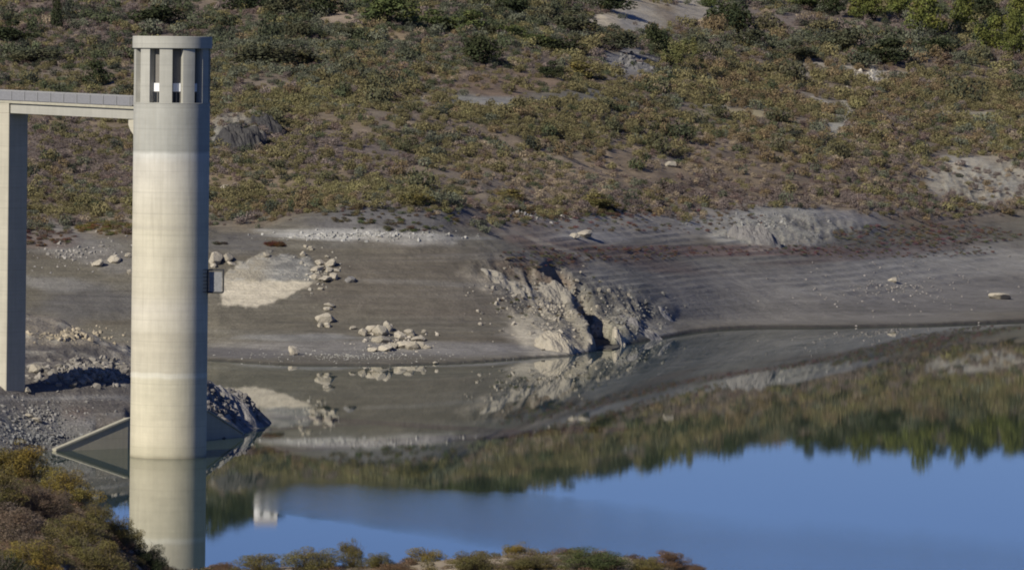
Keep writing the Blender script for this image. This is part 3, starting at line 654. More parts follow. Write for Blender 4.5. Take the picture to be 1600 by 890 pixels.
outcrop(372, 640, 84, 17, 7, 319, 'dark rubble heap on the tip of the spur right of the tower', M_rockg)

# ------------------------------------------------------------------ scattering helper (ground cover and rubble)
def proto_collection(name, meshes):
    col = bpy.data.collections.new(name)
    for i, m in enumerate(meshes):
        o = bpy.data.objects.new('%s_%02d' % (name, i), m); col.objects.link(o)
    return col
def scatter(name, P, scl, rot, idx, tint, col):
    me = bpy.data.meshes.new(name); me.vertices.add(len(P)); me.vertices.foreach_set('co', np.asarray(P, np.float32).ravel())
    def A(n, t, d, f='vector'): q = me.attributes.new(n, t, 'POINT'); q.data.foreach_set(f, np.asarray(d).ravel())
    A('scl', 'FLOAT_VECTOR', scl.astype(np.float32)); A('rot', 'FLOAT_VECTOR', rot.astype(np.float32)); A('kind_index', 'INT', idx.astype(np.int32), 'value')
    A('tint', 'FLOAT_COLOR', np.concatenate([tint, np.ones((len(P), 1))], 1).astype(np.float32), 'color')
    o = bpy.data.objects.new(name, me); C.objects.link(o)
    g = bpy.data.node_groups.new(name, 'GeometryNodeTree'); g.interface.new_socket('Geometry', in_out='INPUT', socket_type='NodeSocketGeometry'); g.interface.new_socket('Geometry', in_out='OUTPUT', socket_type='NodeSocketGeometry')
    n = g.nodes; gi = n.new('NodeGroupInput'); go = n.new('NodeGroupOutput'); iop = n.new('GeometryNodeInstanceOnPoints'); ci = n.new('GeometryNodeCollectionInfo')
    m2p = n.new('GeometryNodeMeshToPoints')
    ci.inputs['Collection'].default_value = col; ci.inputs['Separate Children'].default_value = True; ci.inputs['Reset Children'].default_value = True
    def att(nm, ty):
        q = n.new('GeometryNodeInputNamedAttribute'); q.data_type = ty; q.inputs['Name'].default_value = nm; return [s for s in q.outputs if s.enabled][0]
    L_ = g.links.new; L_(gi.outputs[0], m2p.inputs['Mesh']); L_(m2p.outputs[0], iop.inputs['Points']); L_(ci.outputs[0], iop.inputs['Instance']); iop.inputs['Pick Instance'].default_value = True
    L_(att('kind_index', 'INT'), iop.inputs['Instance Index']); L_(att('rot', 'FLOAT_VECTOR'), iop.inputs['Rotation']); L_(att('scl', 'FLOAT_VECTOR'), iop.inputs['Scale']); L_(iop.outputs[0], go.inputs[0])
    md = o.modifiers.new('scatter', 'NODES'); md.node_group = g; return o

def leaf_cloud(n, centers, size, seed, up=.3, aspect=.6):
    """many leaf-sized faces spread through lobes: centers = [(cx,cy,cz,rx,ry,rz)]"""
    r = np.random.default_rng(seed); cs = np.array(centers, float); vol = cs[:, 3] * cs[:, 4] * cs[:, 5]; k = r.choice(len(cs), n, p=vol ** .75 / (vol ** .75).sum())
    d = r.normal(size=(n, 3)); d /= np.linalg.norm(d, axis=1)[:, None]; rad = r.uniform(.45, 1.0, n) ** .5
    lump = 1 + .22 * fbm(d[:, 0] * 2.5 + k * 3.1, d[:, 1] * 2.5 + d[:, 2] * 1.7, seed, 2)
    p = cs[k, :3] + d * cs[k, 3:] * (rad * lump)[:, None]
    nrm = d * .7 + r.normal(size=(n, 3)) * .55 + np.array([0, 0, up]); nrm /= np.linalg.norm(nrm, axis=1)[:, None]
    t = np.cross(nrm, r.normal(size=(n, 3))); t /= np.linalg.norm(t, axis=1)[:, None]; b = np.cross(nrm, t)
    s = size * r.uniform(.6, 1.4, n)[:, None]; t = t * s; b = b * s * aspect
    V = np.stack([p - t * .5 - b * .35, p - b * .5 + t * .1, p + t * .5 + b * .1, p + b * .5 - t * .1], 1).reshape(-1, 3)
    return V, np.arange(4 * n).reshape(n, 4)
def bush_mesh(name, seed, n=170, size=.17, lobes=5, flat=.62):
    r = random.Random(seed); cs = [(0, 0, .28, .62, .62, .34)]
    for i in range(lobes):
        a = r.uniform(0, 6.28); q = r.uniform(.25, .6); s = r.uniform(.22, .42); cs.append((q * math.cos(a), q * math.sin(a), r.uniform(.18, .5), s, s, s * .8))
    V, Q = leaf_cloud(n, cs, size, seed); V[:, 2] = np.maximum(V[:, 2] * flat / .62, -.05); return np_mesh(name, V, Q)
protos = []
for i in range(7):
    m = bush_mesh('scrub_bush', 400 + i, 330, .135, 8); m.materials.append(M_scrubleaf); protos.append(m)
PC = proto_collection('scrub_plants', protos)
# candidates on a jittered grid in world space
cand = []
def grid(y0, y1, step):
    ys = np.arange(y0, y1, step); out = []
    for y in ys:
        xs = np.arange(-1000 / F * y, (1920 - 800) / F * y, step); out.append(np.stack([xs, np.full_like(xs, y)], 1))
    o = np.concatenate(out); return o + rng.uniform(-.5, .5, o.shape) * step * .95, step
pieces = [grid(840, 1000, 1.25), grid(1000, 1200, 1.5), grid(1200, 1420, 1.9), grid(1420, 1700, 2.6)]
Pp, Ss = [], []
for g, st_ in pieces: Pp.append(g); Ss.append(np.full(len(g), st_))
Pp = np.concatenate(Pp); Ss = np.concatenate(Ss)
px = Pp[:, 0] / Pp[:, 1] * F + 800; k = (px > -150) & (px < 1900); Pp, Ss = Pp[k], Ss[k]
z = hz(Pp[:, 0], Pp[:, 1]); px = Pp[:, 0] / Pp[:, 1] * F + 800; ip, ir = reroll(px, YH + F * (H - z) / Pp[:, 1])
bare = [ # places with little growth: cx, cy, rx, ry, how bare
 (600, 350, 120, 30, .8), (992, 22, 62, 38, .98), (940, 38, 34, 12, .9), (1090, 22, 62, 24, .95), (985, 100, 42, 24, .97), (780, 140, 100, 28, .8), (770, 158, 75, 9, .95), (530, 32, 34, 16, .8), (1265, 105, 30, 12, .8), (1325, 107, 12, 7, 1), (1362, 128, 8, 24, .97), (1345, 118, 14, 5, .9), (1290, 160, 26, 5, .95), (1322, 172, 7, 22, .95), (1305, 198, 20, 6, .95), (1378, 186, 14, 9, .9), (1256, 128, 7, 16, .9), (1540, 178, 40, 4, .9), (1380, 118, 40, 7, .9),
 (1310, 190, 40, 26, .6), (1140, 177, 70, 6, .95), (1540, 285, 100, 32, .9), (385, 205, 50, 30, .7), (1235, 355, 130, 30, .93), (965, 258, 115, 32, .72), (1150, 275, 160, 22, .35), (1040, 255, 18, 14, .8), (870, 40, 40, 6, .8), (1210, 20, 60, 30, .5), (900, 155, 70, 14, .5), (337, 215, 8, 26, .8), (1490, 152, 14, 5, .9), (1490, 178, 80, 4, .6)]
keep = sstep(10, -8, ir - np.interp(ip, [0, 100, 200, 330, 400, 480, 560, 700, 760, 800, 900, 1000, 1100, 1200, 1300, 1450, 1600], [352, 360, 368, 354, 356, 332, 335, 352, 362, 342, 335, 330, 335, 325, 330, 350, 325]) + 12 * fbm(Pp[:, 0] / 9, Pp[:, 1] / 14, 150, 3))
for cx, cy, rx, ry, b in bare:
    dd = np.sqrt(((ip - cx) / rx) ** 2 + ((ir - cy) / ry) ** 2) + .45 * fbm(ip / (rx * .5), ir / (ry * .5), int(cx), 2); keep *= 1 - b * (1 - sstep(.75, 1.15, dd))
patch = fbm(Pp[:, 0] / 14, Pp[:, 1] / 20, 151, 3); keep *= .34 + .66 * sstep(-.30, .20, patch + .35 * fbm(Pp[:, 0] / 45, Pp[:, 1] / 60, 152, 2))
lowr = sstep(325, 345, ir); keep *= 1 - .35 * lowr
k = rng.uniform(size=len(keep)) < keep; Pp, Ss, z, ip, ir, patch = Pp[k], Ss[k], z[k], ip[k], ir[k], patch[k]
# sparse dry growth on the bank
n = len(Pp)
pal = dict(O=(.138, .120, .058), O2=(.148, .110, .062), P=(.150, .120, .105), P2=(.125, .090, .078), T=(.225, .18, .125), G=(.065, .076, .040), GG=(.105, .110, .075), Y=(.155, .140, .064), K=(.040, .044, .032))
def zone(cx, cy, rx, ry): return np.exp(-(((ip - cx) / rx) ** 2 + ((ir - cy) / ry) ** 2))
Wt = {}
Wt['O'] = .25 + 2.2 * zone(650, 195, 330, 55) + 2.0 * zone(1250, 140, 420, 50) + 2.0 * zone(430, 310, 150, 28) + 1.0 * zone(100, 320, 120, 30) + 1.0 * zone(150, 130, 150, 30)
Wt['O2'] = .08 + .8 * zone(1250, 150, 350, 45) + .6 * zone(420, 315, 120, 25) + .6 * zone(800, 130, 100, 30) + .4 * zone(1150, 250, 300, 50)
Wt['Y'] = .1 + .8 * zone(430, 150, 120, 40) + .9 * zone(520, 295, 260, 16) + .5 * zone(1500, 230, 200, 30)
Wt['P'] = .35 + 1.6 * zone(100, 240, 160, 60) + 1.4 * zone(520, 240, 220, 30) + 1.2 * zone(1000, 280, 260, 35) + 2.2 * zone(1350, 300, 300, 45) + 1.4 * zone(150, 50, 220, 60) + 1.3 * zone(1230, 40, 200, 50) + .9 * zone(700, 90, 260, 30)
Wt['P2'] = .15 + .8 * zone(1100, 385, 420, 30) + .8 * zone(120, 40, 180, 60) + .7 * zone(1300, 290, 200, 30)
Wt['T'] = .14 + 2.4 * zone(1150, 275, 330, 42) + .3 * zone(850, 240, 200, 40)
Wt['G'] = .08 + .7 * zone(700, 50, 200, 30) + .5 * zone(80, 100, 200, 50) + .35 * zone(1400, 60, 260, 45) + .3 * zone(900, 110, 200, 40) + .4 * zone(400, 20, 200, 40)
Wt['GG'] = .15 + 1.2 * zone(430, 80, 140, 50) + .3 * zone(900, 60, 260, 50) + .35 * zone(1300, 70, 250, 40)
Wt['K'] = .04 + .3 * zone(400, 30, 400, 60) + .2 * zone(1350, 75, 250, 35) + .35 * zone(100, 100, 200, 60)
ks = list(pal); W = np.stack([Wt[q] * np.exp(1.8 * fbm(Pp[:, 0] / 16, Pp[:, 1] / 22, 160 + i, 2)) for i, q in enumerate(ks)], 1); W /= W.sum(1, keepdims=True)
cum = W.cumsum(1); ch = np.minimum((rng.uniform(size=(n, 1)) > cum).sum(1), len(ks) - 1)
tint = 1.28 * np.array([pal[q] for q in ks])[ch] * rng.uniform(.75, 1.25, (n, 1))
dry = np.isin(ch, [ks.index('P'), ks.index('P2'), ks.index('T')])
big = (rng.uniform(size=n) < .02 + .03 * sstep(130, 90, ir)) & (~dry) & (ir < 320)
s = Ss * np.clip(np.exp(rng.normal(-.28, .36, n)), .3, 1.7) * np.where(dry, .72, 1.0) * np.where(big, rng.uniform(1.4, 2.2, n), 1)
tint = np.where(big[:, None], tint * .25 + .75 * np.where(rng.uniform(size=(n, 1)) < .5, np.array([[.05, .058, .033]]), np.array([[.085, .092, .055]])), tint)
scl = np.stack([s, s, s * rng.uniform(.9, 1.6, n)], 1); rot = np.stack([np.zeros(n), np.zeros(n), rng.uniform(0, 6.28, n)], 1)
print('scrub plants', n)
o = scatter('scrub', np.stack([Pp[:, 0], Pp[:, 1], z - .05], 1), scl, rot, rng.integers(0, len(protos), n), tint, PC)
tag(o, 'low olive, rust and grey scrub covering the far hillside', 'scrub', kind='stuff')

# rubble and small stones
stp = []
for i in range(4):
    m = rock_mesh(520 + i, .8); bmx = bmesh.new(); bmx.from_mesh(m); bmesh.ops.decimate if False else None; bmx.free()
    stp.append(m)
kS = N('loose_stones'); atn = kS.n('ShaderNodeAttribute', attribute_name='tint', attribute_type='INSTANCER'); kS.col(atn.outputs['Color'])
for m in stp: m.materials.append(kS.m)
SC = proto_collection('stones', stp)
def stones(areas):
    P, sc_, tn = [], [], []
    for (cx, cy, rx, ry, cnt, s0, s1, c) in areas:
        for _ in range(cnt):
            a = random.uniform(0, 6.28); q = min(1.35, abs(random.gauss(0, .62))); p = at(cx + rx * q * math.cos(a), cy + ry * q * math.sin(a))
            if p.z < .05: continue
            P.append(p); s = s0 + (s1 * 1.25 - s0) * random.random() ** 2.5; sc_.append((s, s, s * .75)); f = random.uniform(.6, 1.2); tn.append([x * f for x in c])
    P = np.array(P); n = len(P)
    return scatter('rubble', P, np.array(sc_), rng.uniform(0, 6.28, (n, 3)), rng.integers(0, 4, n), np.array(tn), SC)
o = stones([(140, 582, 75, 17, 900, .15, .5, (.24, .22, .19)), (60, 650, 90, 40, 700, .06, .22, (.22, .21, .195)), (50, 685, 60, 15, 400, .08, .25, (.2, .2, .195)), (120, 525, 70, 12, 170, .1, .4, (.34, .29, .21)), (370, 630, 50, 30, 500, .15, .45, (.17, .16, .15)),
            (500, 425, 45, 28, 90, .08, .3, (.38, .35, .29)), (615, 535, 60, 20, 160, .08, .32, (.38, .34, .28)), (860, 480, 110, 50, 500, .1, .4, (.30, .27, .22)), (985, 500, 70, 35, 250, .1, .4, (.17, .165, .15)), (120, 395, 90, 25, 200, .06, .3, (.3, .28, .25)),
            (1200, 350, 110, 26, 260, .1, .35, (.22, .215, .20)), (1400, 450, 220, 45, 500, .05, .25, (.24, .22, .2)), (985, 100, 38, 18, 250, .2, .6, (.16, .155, .15)), (560, 368, 140, 7, 350, .1, .35, (.36, .35, .32)), (550, 556, 200, 10, 500, .05, .18, (.28, .27, .24)), (1360, 120, 40, 16, 100, .2, .6, (.36, .33, .28)), (820, 335, 60, 12, 150, .1, .35, (.33, .31, .28))])
tag(o, 'loose rubble and small stones on the spur and banks', 'rubble', kind='stuff')

# dry low herbs dotted on the bank
hb = []
for (cx, cy, rx, ry, cnt, c, s) in [(430, 383, 14, 3, 30, (.12, .06, .03), .8), (1150, 392, 220, 7, 170, (.13, .085, .075), .5), (960, 398, 120, 12, 130, (.13, .095, .07), .5), (1380, 392, 180, 12, 200, (.125, .10, .08), .55), (840, 405, 60, 18, 90, (.13, .105, .075), .6), (180, 358, 60, 10, 120, (.15, .115, .045), .8),
                                (620, 340, 110, 24, 120, (.10, .095, .05), .8), (1450, 368, 150, 16, 320, (.14, .11, .085), .8), (1000, 345, 200, 22, 200, (.13, .10, .07), .7), (60, 372, 60, 14, 120, (.13, .09, .06), .7), (345, 381, 12, 2, 12, (.08, .075, .05), .6), (900, 330, 120, 10, 200, (.11, .09, .045), .9), (860, 465, 100, 40, 60, (.10, .085, .05), .5)]:
    for _ in range(cnt):
        a = random.uniform(0, 6.28); q = math.sqrt(random.random()); p = at(cx + rx * q * math.cos(a), cy + ry * q * math.sin(a))
        if p.z > 1: hb.append((p, [x * random.uniform(.7, 1.3) for x in c], s * random.uniform(.5, 1.2)))
n = len(hb); o = scatter('dry_herbs', np.array([h[0][:] for h in hb]), np.array([(h[2], h[2], h[2] * .8) for h in hb]), np.stack([np.zeros(n), np.zeros(n), rng.uniform(0, 6, n)], 1), rng.integers(0, 7, n), np.array([h[1] for h in hb]), PC)
tag(o, 'sparse reddish brown herbs dotted along the bare bank', 'herbs', kind='stuff')

# ------------------------------------------------------------------ trees and large shrubs
def trunk_mesh(h, r, seed, branches=5, spread=.5, crown0=.35):
    q = random.Random(seed); bm = bmesh.new(); pts = [Vector((0, 0, -.4))]; n = 5
    for i in range(1, n + 1): pts.append(Vector((q.uniform(-.05, .05) * h, q.uniform(-.05, .05) * h, h * i / n)))
    for i in range(n): tube(bm, pts[i], pts[i + 1], r * (1 - i / n * .8), r * (1 - (i + 1) / n * .8))
    for i in range(branches):
        t = q.uniform(crown0, .9); b = pts[0].lerp(pts[-1], t); a = q.uniform(0, 6.28); l = spread * h * q.uniform(.3, .6)
        tube(bm, b, b + Vector((math.cos(a) * l, math.sin(a) * l, l * q.uniform(.3, .9))), r * .4, r * .1, 5)
    return bm_mesh(bm, 'trunk')
crowns = {}
def crown_mesh(kind, var):
    """unit crown: about 1 wide, 1 high, base at 0"""
    key = (kind, var)
    if key in crowns: return crowns[key]
    r = random.Random(hash(kind) % 1000 if False else sum(map(ord, kind)) + var * 31); cs = []
    if kind in ('pine',):
        for i in range(16):
            t = (i + .5) / 16; rr = .36 * (1 - t * .72); a = i * 2.4; s = .17 * (1 - .4 * t) * r.uniform(.85, 1.2); cs.append((rr * .75 * math.cos(a), rr * .75 * math.sin(a), .16 + .74 * t, s, s, s * .62))
        cs.append((0, 0, .45, .2, .2, .3)); n, sz = 2600, .045
    elif kind == 'cypress':
        for i in range(9): t = i / 9; s = .42 * (1 - .65 * t); cs.append((r.uniform(-.05, .05), r.uniform(-.05, .05), .1 + .85 * t, s, s, .12))
        n, sz = 1600, .06
    elif kind == 'reed':
        for i in range(16): cs.append((r.uniform(-.42, .42), r.uniform(-.3, .3), r.uniform(.3, .7), .05, .05, r.uniform(.18, .3)))
        n, sz = 2000, .05
    elif kind == 'near':
        for i in range(26):
            a = r.uniform(0, 6.28); q = .42 * math.sqrt(r.random()); s = r.uniform(.08, .17); cs.append((q * math.cos(a), q * math.sin(a), .12 + .72 * r.random() * (1 - (q / .5) ** 2 * .7), s, s, s * .95))
        cs.append((0, 0, .35, .36, .36, .3)); n, sz = 16000, .018
    else:
        for i in range(13):
            a = r.uniform(0, 6.28); q = .36 * math.sqrt(r.random()); s = r.uniform(.13, .25); cs.append((q * math.cos(a), q * math.sin(a), .2 + .6 * r.random() * (1 - q), s, s, s * .85))
        n, sz = 2000, .055
    V, Q = leaf_cloud(n, cs, sz, 600 + var + len(kind) * 7, aspect=.3 if kind in ('reed',) else .65)
    if kind == 'pine' or kind == 'cypress': pass
    V[:, 2] = np.maximum(V[:, 2], -.02); crowns[key] = np_mesh('crown', V, Q); return crowns[key]
matcache = {}
def crown_obj(kind, var, leaf, parent, name='crown'):
    key = (kind, var, leaf)
    if key not in matcache: m = crown_mesh(kind, var).copy(); m.materials.append(leafmats[leaf]); matcache[key] = m
    o = bpy.data.objects.new(name, matcache[key]); C.objects.link(o); o.parent = parent; return o
trunks = [trunk_mesh(1, .035, 700 + i) for i in range(4)]
for m in trunks: m.materials.append(M_bark)
def twig_mesh(seed, n=100):
    q = random.Random(seed); bm = bmesh.new()
    for i in range(n):
        a = q.uniform(0, 6.28); e = q.uniform(.25, 1.45); l = q.uniform(.45, .62) * (.75 + .25 * math.sin(e)); p0 = Vector((q.uniform(-.12, .12), q.uniform(-.12, .12), -.05))
        d = Vector((math.cos(a) * math.cos(e) * .95, math.sin(a) * math.cos(e) * .95, math.sin(e) * 1.6)) * l; m = p0 + d * .55 + Vector((q.uniform(-.06, .06), q.uniform(-.06, .06), -.02)); e_ = p0 + d
        tube(bm, p0, m, .007, .004, 4); tube(bm, m, e_, .004, .0015, 4)
        for k in range(3):
            t = q.uniform(.5, 1); b = p0 + d * t; tube(bm, b, b + Vector((q.uniform(-.09, .09), q.uniform(-.09, .09), q.uniform(.0, .12))), .0022, .001, 3)
    return bm_mesh(bm, 'stem')
twigs = [twig_mesh(800 + i) for i in range(3)]
M_twig = mat_plain('dry_wood', (.11, .088, .07), .3, 6)
for m in twigs: m.materials.append(M_twig)
cnt = 0
def tree(px, base, w, h, kind, leaf, label, cat, name, p=None, group=None, cn='crown', tn='trunk'):
    global cnt
    cnt += 1
    if p is None: p = at(px, base + (5 if kind == 'pine' else 2))
    s = p.y / F; root = empty(name, (p.x, p.y + .3 * w * s, p.z + .04 * h * s), random.uniform(0, 6.28)); tag(root, label, cat, group)
    c = crown_obj(kind, cnt % 4, leaf, root, cn); lift = .1 if kind == 'pine' else -.02
    c.scale = (w * s * 1.3, w * s * 1.3, h * s * (1.36 if kind == 'pine' else 1.22)); c.location.z = lift * h * s * .3 - .15
    t = bpy.data.objects.new(tn, trunks[cnt % 4]); C.objects.link(t); t.parent = root; t.scale = (w * s * .8, w * s * .8, h * s * .72); t.location.z = -.1
    return root
G1, G2, G3 = 'pines on the upper right of the hillside', 'large shrubs on the hillside', 'trees on the crest, seen only mirrored in the water'
for a in [
 (1447, 56, 64, 70, 'pine', 'pine', 'bright green pine, leftmost of the tall pair below the top edge at upper right', 'pine tree', 'pine_tree', None, G1), (1506, 54, 48, 66, 'pine', 'pine', 'bright green pine, right one of the tall pair at upper right', 'pine tree', 'pine_tree', None, G1),
 (1553, 82, 52, 56, 'round', 'pine', 'round yellow green pine standing lower than the tall pair at upper right', 'pine tree', 'pine_tree', None, G1), (1586, 92, 44, 62, 'pine', 'pine', 'green pine cut by the right edge, lower one', 'pine tree', 'pine_tree', None, G1), (1592, 45, 50, 50, 'pine', 'pine', 'green pine cut by the right edge, higher one', 'pine tree', 'pine_tree', None, G1),
 (1355, 30, 62, 50, 'pine', 'pine', 'wide pine cut by the top edge, left of the tall pair', 'pine tree', 'pine_tree', None, G1), (1405, 24, 46, 40, 'pine', 'pine', 'small pine cut by the top edge just left of the tall pair', 'pine tree', 'pine_tree', None, G1), (1300, 22, 50, 36, 'pine', 'dark', 'dark pine at the top edge, leftmost of the pine row', 'pine tree', 'pine_tree', None, G1), (1540, 30, 50, 50, 'pine', 'dark', 'dark pine between the tall pair and the right edge, cut by the top edge', 'pine tree', 'pine_tree', None, G1),
 (1255, 14, 50, 30, 'round', 'green', 'green shrub at the top edge left of the pine row', 'shrub', 'shrub', None, G2), (1388, 102, 80, 42, 'round', 'dark', 'wide dark shrub under the tall pair of pines', 'shrub', 'shrub', None, G2), (1322, 80, 74, 42, 'round', 'grey', 'broad grey green shrub left of the wide dark one under the pines', 'shrub', 'shrub', None, G2),
 (1460, 88, 50, 34, 'round', 'dark', 'dark shrub right below the left tall pine', 'shrub', 'shrub', None, G2), (1575, 108, 40, 18, 'round', 'dry', 'grey leafless shrub at the right edge below the pines', 'shrub', 'shrub', None, G2), (1478, 108, 34, 26, 'round', 'dry', 'pale grey leafless shrub below the dark shrub under the pines', 'shrub', 'shrub', None, G2),
 (1140, 50, 62, 56, 'round', 'dark', 'big dark round tree right of the pale bare slope at the top', 'tree', 'round_tree', None, G2), (1172, 76, 46, 36, 'round', 'grey', 'grey green shrub at the lower right of the big dark tree', 'shrub', 'shrub', None, G2), (1240, 94, 64, 32, 'round', 'grey', 'flat grey green shrub between the big dark tree and the pines', 'shrub', 'shrub', None, G2),
 (1064, 112, 84, 52, 'reed', 'reed', 'pale green cane thicket right of the grey stone slide', 'cane thicket', 'cane_thicket'), (1022, 82, 44, 52, 'round', 'dark', 'dark bushy tree below the pale bare slope', 'tree', 'round_tree', None, G2), (966, 82, 58, 38, 'round', 'grey', 'grey green bush between the pale bare slope and the stone slide', 'shrub', 'shrub', None, G2),
 (900, 52, 66, 42, 'round', 'grey', 'large grey bush left of the pale bare slope', 'shrub', 'shrub', None, G2), (950, 20, 68, 36, 'round', 'dark', 'dark bush at the top edge left of the pale bare slope', 'shrub', 'shrub', None, G2), (1108, 10, 30, 18, 'round', 'green', 'small green bush at the top edge on pale soil', 'shrub', 'shrub', None, G2),
 (878, 86, 64, 30, 'round', 'dark', 'dark green shrub below the large grey bush', 'shrub', 'shrub', None, G2), (865, 122, 44, 28, 'round', 'dark', 'dark shrub left of a long one, upper middle of the slope', 'shrub', 'shrub', None, G2), (905, 126, 64, 30, 'round', 'olive', 'long olive shrub left of the stone slide', 'shrub', 'shrub', None, G2),
 (750, 102, 56, 56, 'round', 'dark', 'dark round tree alone on the brown slope in the upper middle', 'tree', 'round_tree', None, G2), (612, 42, 88, 58, 'round', 'green', 'biggest bright green bush at the top edge left of centre', 'shrub', 'shrub', None, G2), (680, 46, 64, 32, 'round', 'green', 'green bush touching the right side of the biggest green bush', 'shrub', 'shrub', None, G2),
 (735, 50, 60, 34, 'round', 'green', 'green bush above the lone dark round tree', 'shrub', 'shrub', None, G2), (790, 60, 56, 28, 'round', 'green', 'light green bush at the upper right of the lone dark round tree', 'shrub', 'shrub', None, G2), (835, 72, 56, 24, 'round', 'green', 'low green bush left of the dark shrub under the grey bush', 'shrub', 'shrub', None, G2),
 (800, 24, 56, 38, 'round', 'dark', 'dark bush at the top edge in the middle', 'shrub', 'shrub', None, G2), (500, 26, 66, 44, 'round', 'dark', 'dark bush left of the reddish bare patch at the top', 'shrub', 'shrub', None, G2), (442, 28, 56, 46, 'round', 'grey', 'dull green bush at the top edge, second left of the reddish bare patch', 'shrub', 'shrub', None, G2),
 (462, 62, 56, 34, 'round', 'grey', 'grey green bush below the two bushes left of the reddish patch', 'shrub', 'shrub', None, G2), (545, 60, 44, 26, 'round', 'grey', 'low bush just left of the small white post', 'shrub', 'shrub', None, G2), (378, 18, 60, 36, 'round', 'dark', 'dark bush at the top edge right of the tower', 'shrub', 'shrub', None, G2),
 (430, 108, 110, 44, 'round', 'grey', 'wide grey green thicket right of the tower windows', 'shrub', 'shrub', None, G2), (88, 46, 20, 62, 'cypress', 'dark', 'narrow dark cypress at the top left', 'cypress', 'cypress', None, None), (22, 66, 66, 36, 'round', 'dark', 'dark bush in the top left corner area, left of the cypress', 'shrub', 'shrub', None, G2),
 (150, 134, 42, 40, 'round', 'dark', 'dark upright bush above the footbridge railing', 'shrub', 'shrub', None, G2), (250, 40, 90, 38, 'round', 'dark', 'dark brush rising behind the tower cap', 'shrub', 'shrub', None, G2), (60, 100, 80, 30, 'round', 'grey', 'grey green bush above the left end of the footbridge', 'shrub', 'shrub', None, G2),
 (935, 325, 60, 24, 'round', 'olive', 'low dark olive shrub at the lower edge of the scrub, middle', 'shrub', 'shrub', None, G2), (800, 310, 44, 16, 'round', 'olive', 'olive shrub just above the flat white stone', 'shrub', 'shrub', None, G2), (650, 322, 50, 26, 'round', 'olive', 'olive shrub on top of the grey knoll', 'shrub', 'shrub', None, G2)]:
    tree(*a)
# crest trees and the white house, seen mirrored in the reservoir
def crest_point(px, back=0):
    p, _ = unroll(px, -60); i = int(np.searchsorted(pxs, p)); j = int(np.argmax(np.where((Ds < 1750) & (Ds > 1250), (H + Z[i]) / Ds, 0))); D = Ds[j] + back; x = (p - 800) / F * D
    return Vector((x, D, float(hz(np.array(x), np.array(D)))))
ck = [(318, 60, 75), (335, 62, 70), (352, 55, 60), (370, 60, 64), (388, 50, 54), (402, 44, 46), (446, 44, 34), (464, 34, 24), (534, 24, 32), (885, 60, 14), (945, 60, 18), (975, 50, 14), (1070, 50, 8), (1170, 50, 8), (1272, 30, 34), (1292, 36, 22), (1315, 34, 36), (1340, 40, 30), (1372, 40, 24), (1400, 60, 36), (1425, 60, 30), (1450, 60, 38), (1480, 50, 34), (1515, 50, 26), (1545, 60, 32), (1580, 60, 34), (1610, 60, 30), (250, 60, 50), (285, 60, 60), (150, 60, 40)]
for (x_, w0, h0) in ck:
    p = crest_point(x_); tree(x_, 0, w0, h0, 'round', 'dark' if h0 > 23 else 'green', 'dark tree on the hill crest above the picture, one of those mirrored in the water', 'tree', 'crest_tree', p, G3)
p = crest_point(424); HS = empty('white_house', (p.x, p.y, p.z - .6), R(12)); tag(HS, 'small white house on the hill crest, seen mirrored in the water beside the tower', 'house')
bm = bmesh.new(); box(bm, -2.2, 2.2, -2.5, 2.5, 0, 6.6); o = part('wall', bm, M_house, HS)
bm = bmesh.new(); vs = [bm.verts.new(c) for c in [(-2.4, -2.8, 6.61), (2.4, -2.8, 6.61), (2.4, 2.8, 6.61), (-2.4, 2.8, 6.61), (-2.4, 0, 7.6), (2.4, 0, 7.6)]]
for f in [(0, 1, 5, 4), (2, 3, 4, 5), (0, 4, 3), (1, 2, 5), (0, 3, 2, 1)]: bm.faces.new([vs[i] for i in f])
part('roof', bm, M_tile, HS)
for x_, z_ in [(-1.3, 1.2), (1.0, 1.2), (-1.3, 4.2), (1.0, 4.2)]:
    bm = bmesh.new(); box(bm, x_ - .4, x_ + .4, -2.56, -2.502, z_, z_ + 1.2); part('window', bm, M_dark, HS)
# small marker post
p = at(575, 66); PO = empty('marker_post', p); tag(PO, 'small white marker post on the hillside below the big green bush', 'post')
bm = bmesh.new(); box(bm, -.2, .2, -.2, .2, -.2, 1.3); part('post', bm, M_coping, PO); bm = bmesh.new(); box(bm, -.26, .26, -.26, .26, 1.303, 1.45); part('cap', bm, M_coping, PO)
p = at(1591, 88); PO = empty('signpost', p); tag(PO, 'tiny white sign on a pole at the right edge below the pines', 'sign')
bm = bmesh.new(); box(bm, -.05, .05, -.05, .05, -.2, 1.2); part('pole', bm, M_metal, PO); bm = bmesh.new(); box(bm, -.4, .4, -.09, -.052, .9, 1.6); part('plate', bm, M_white, PO)

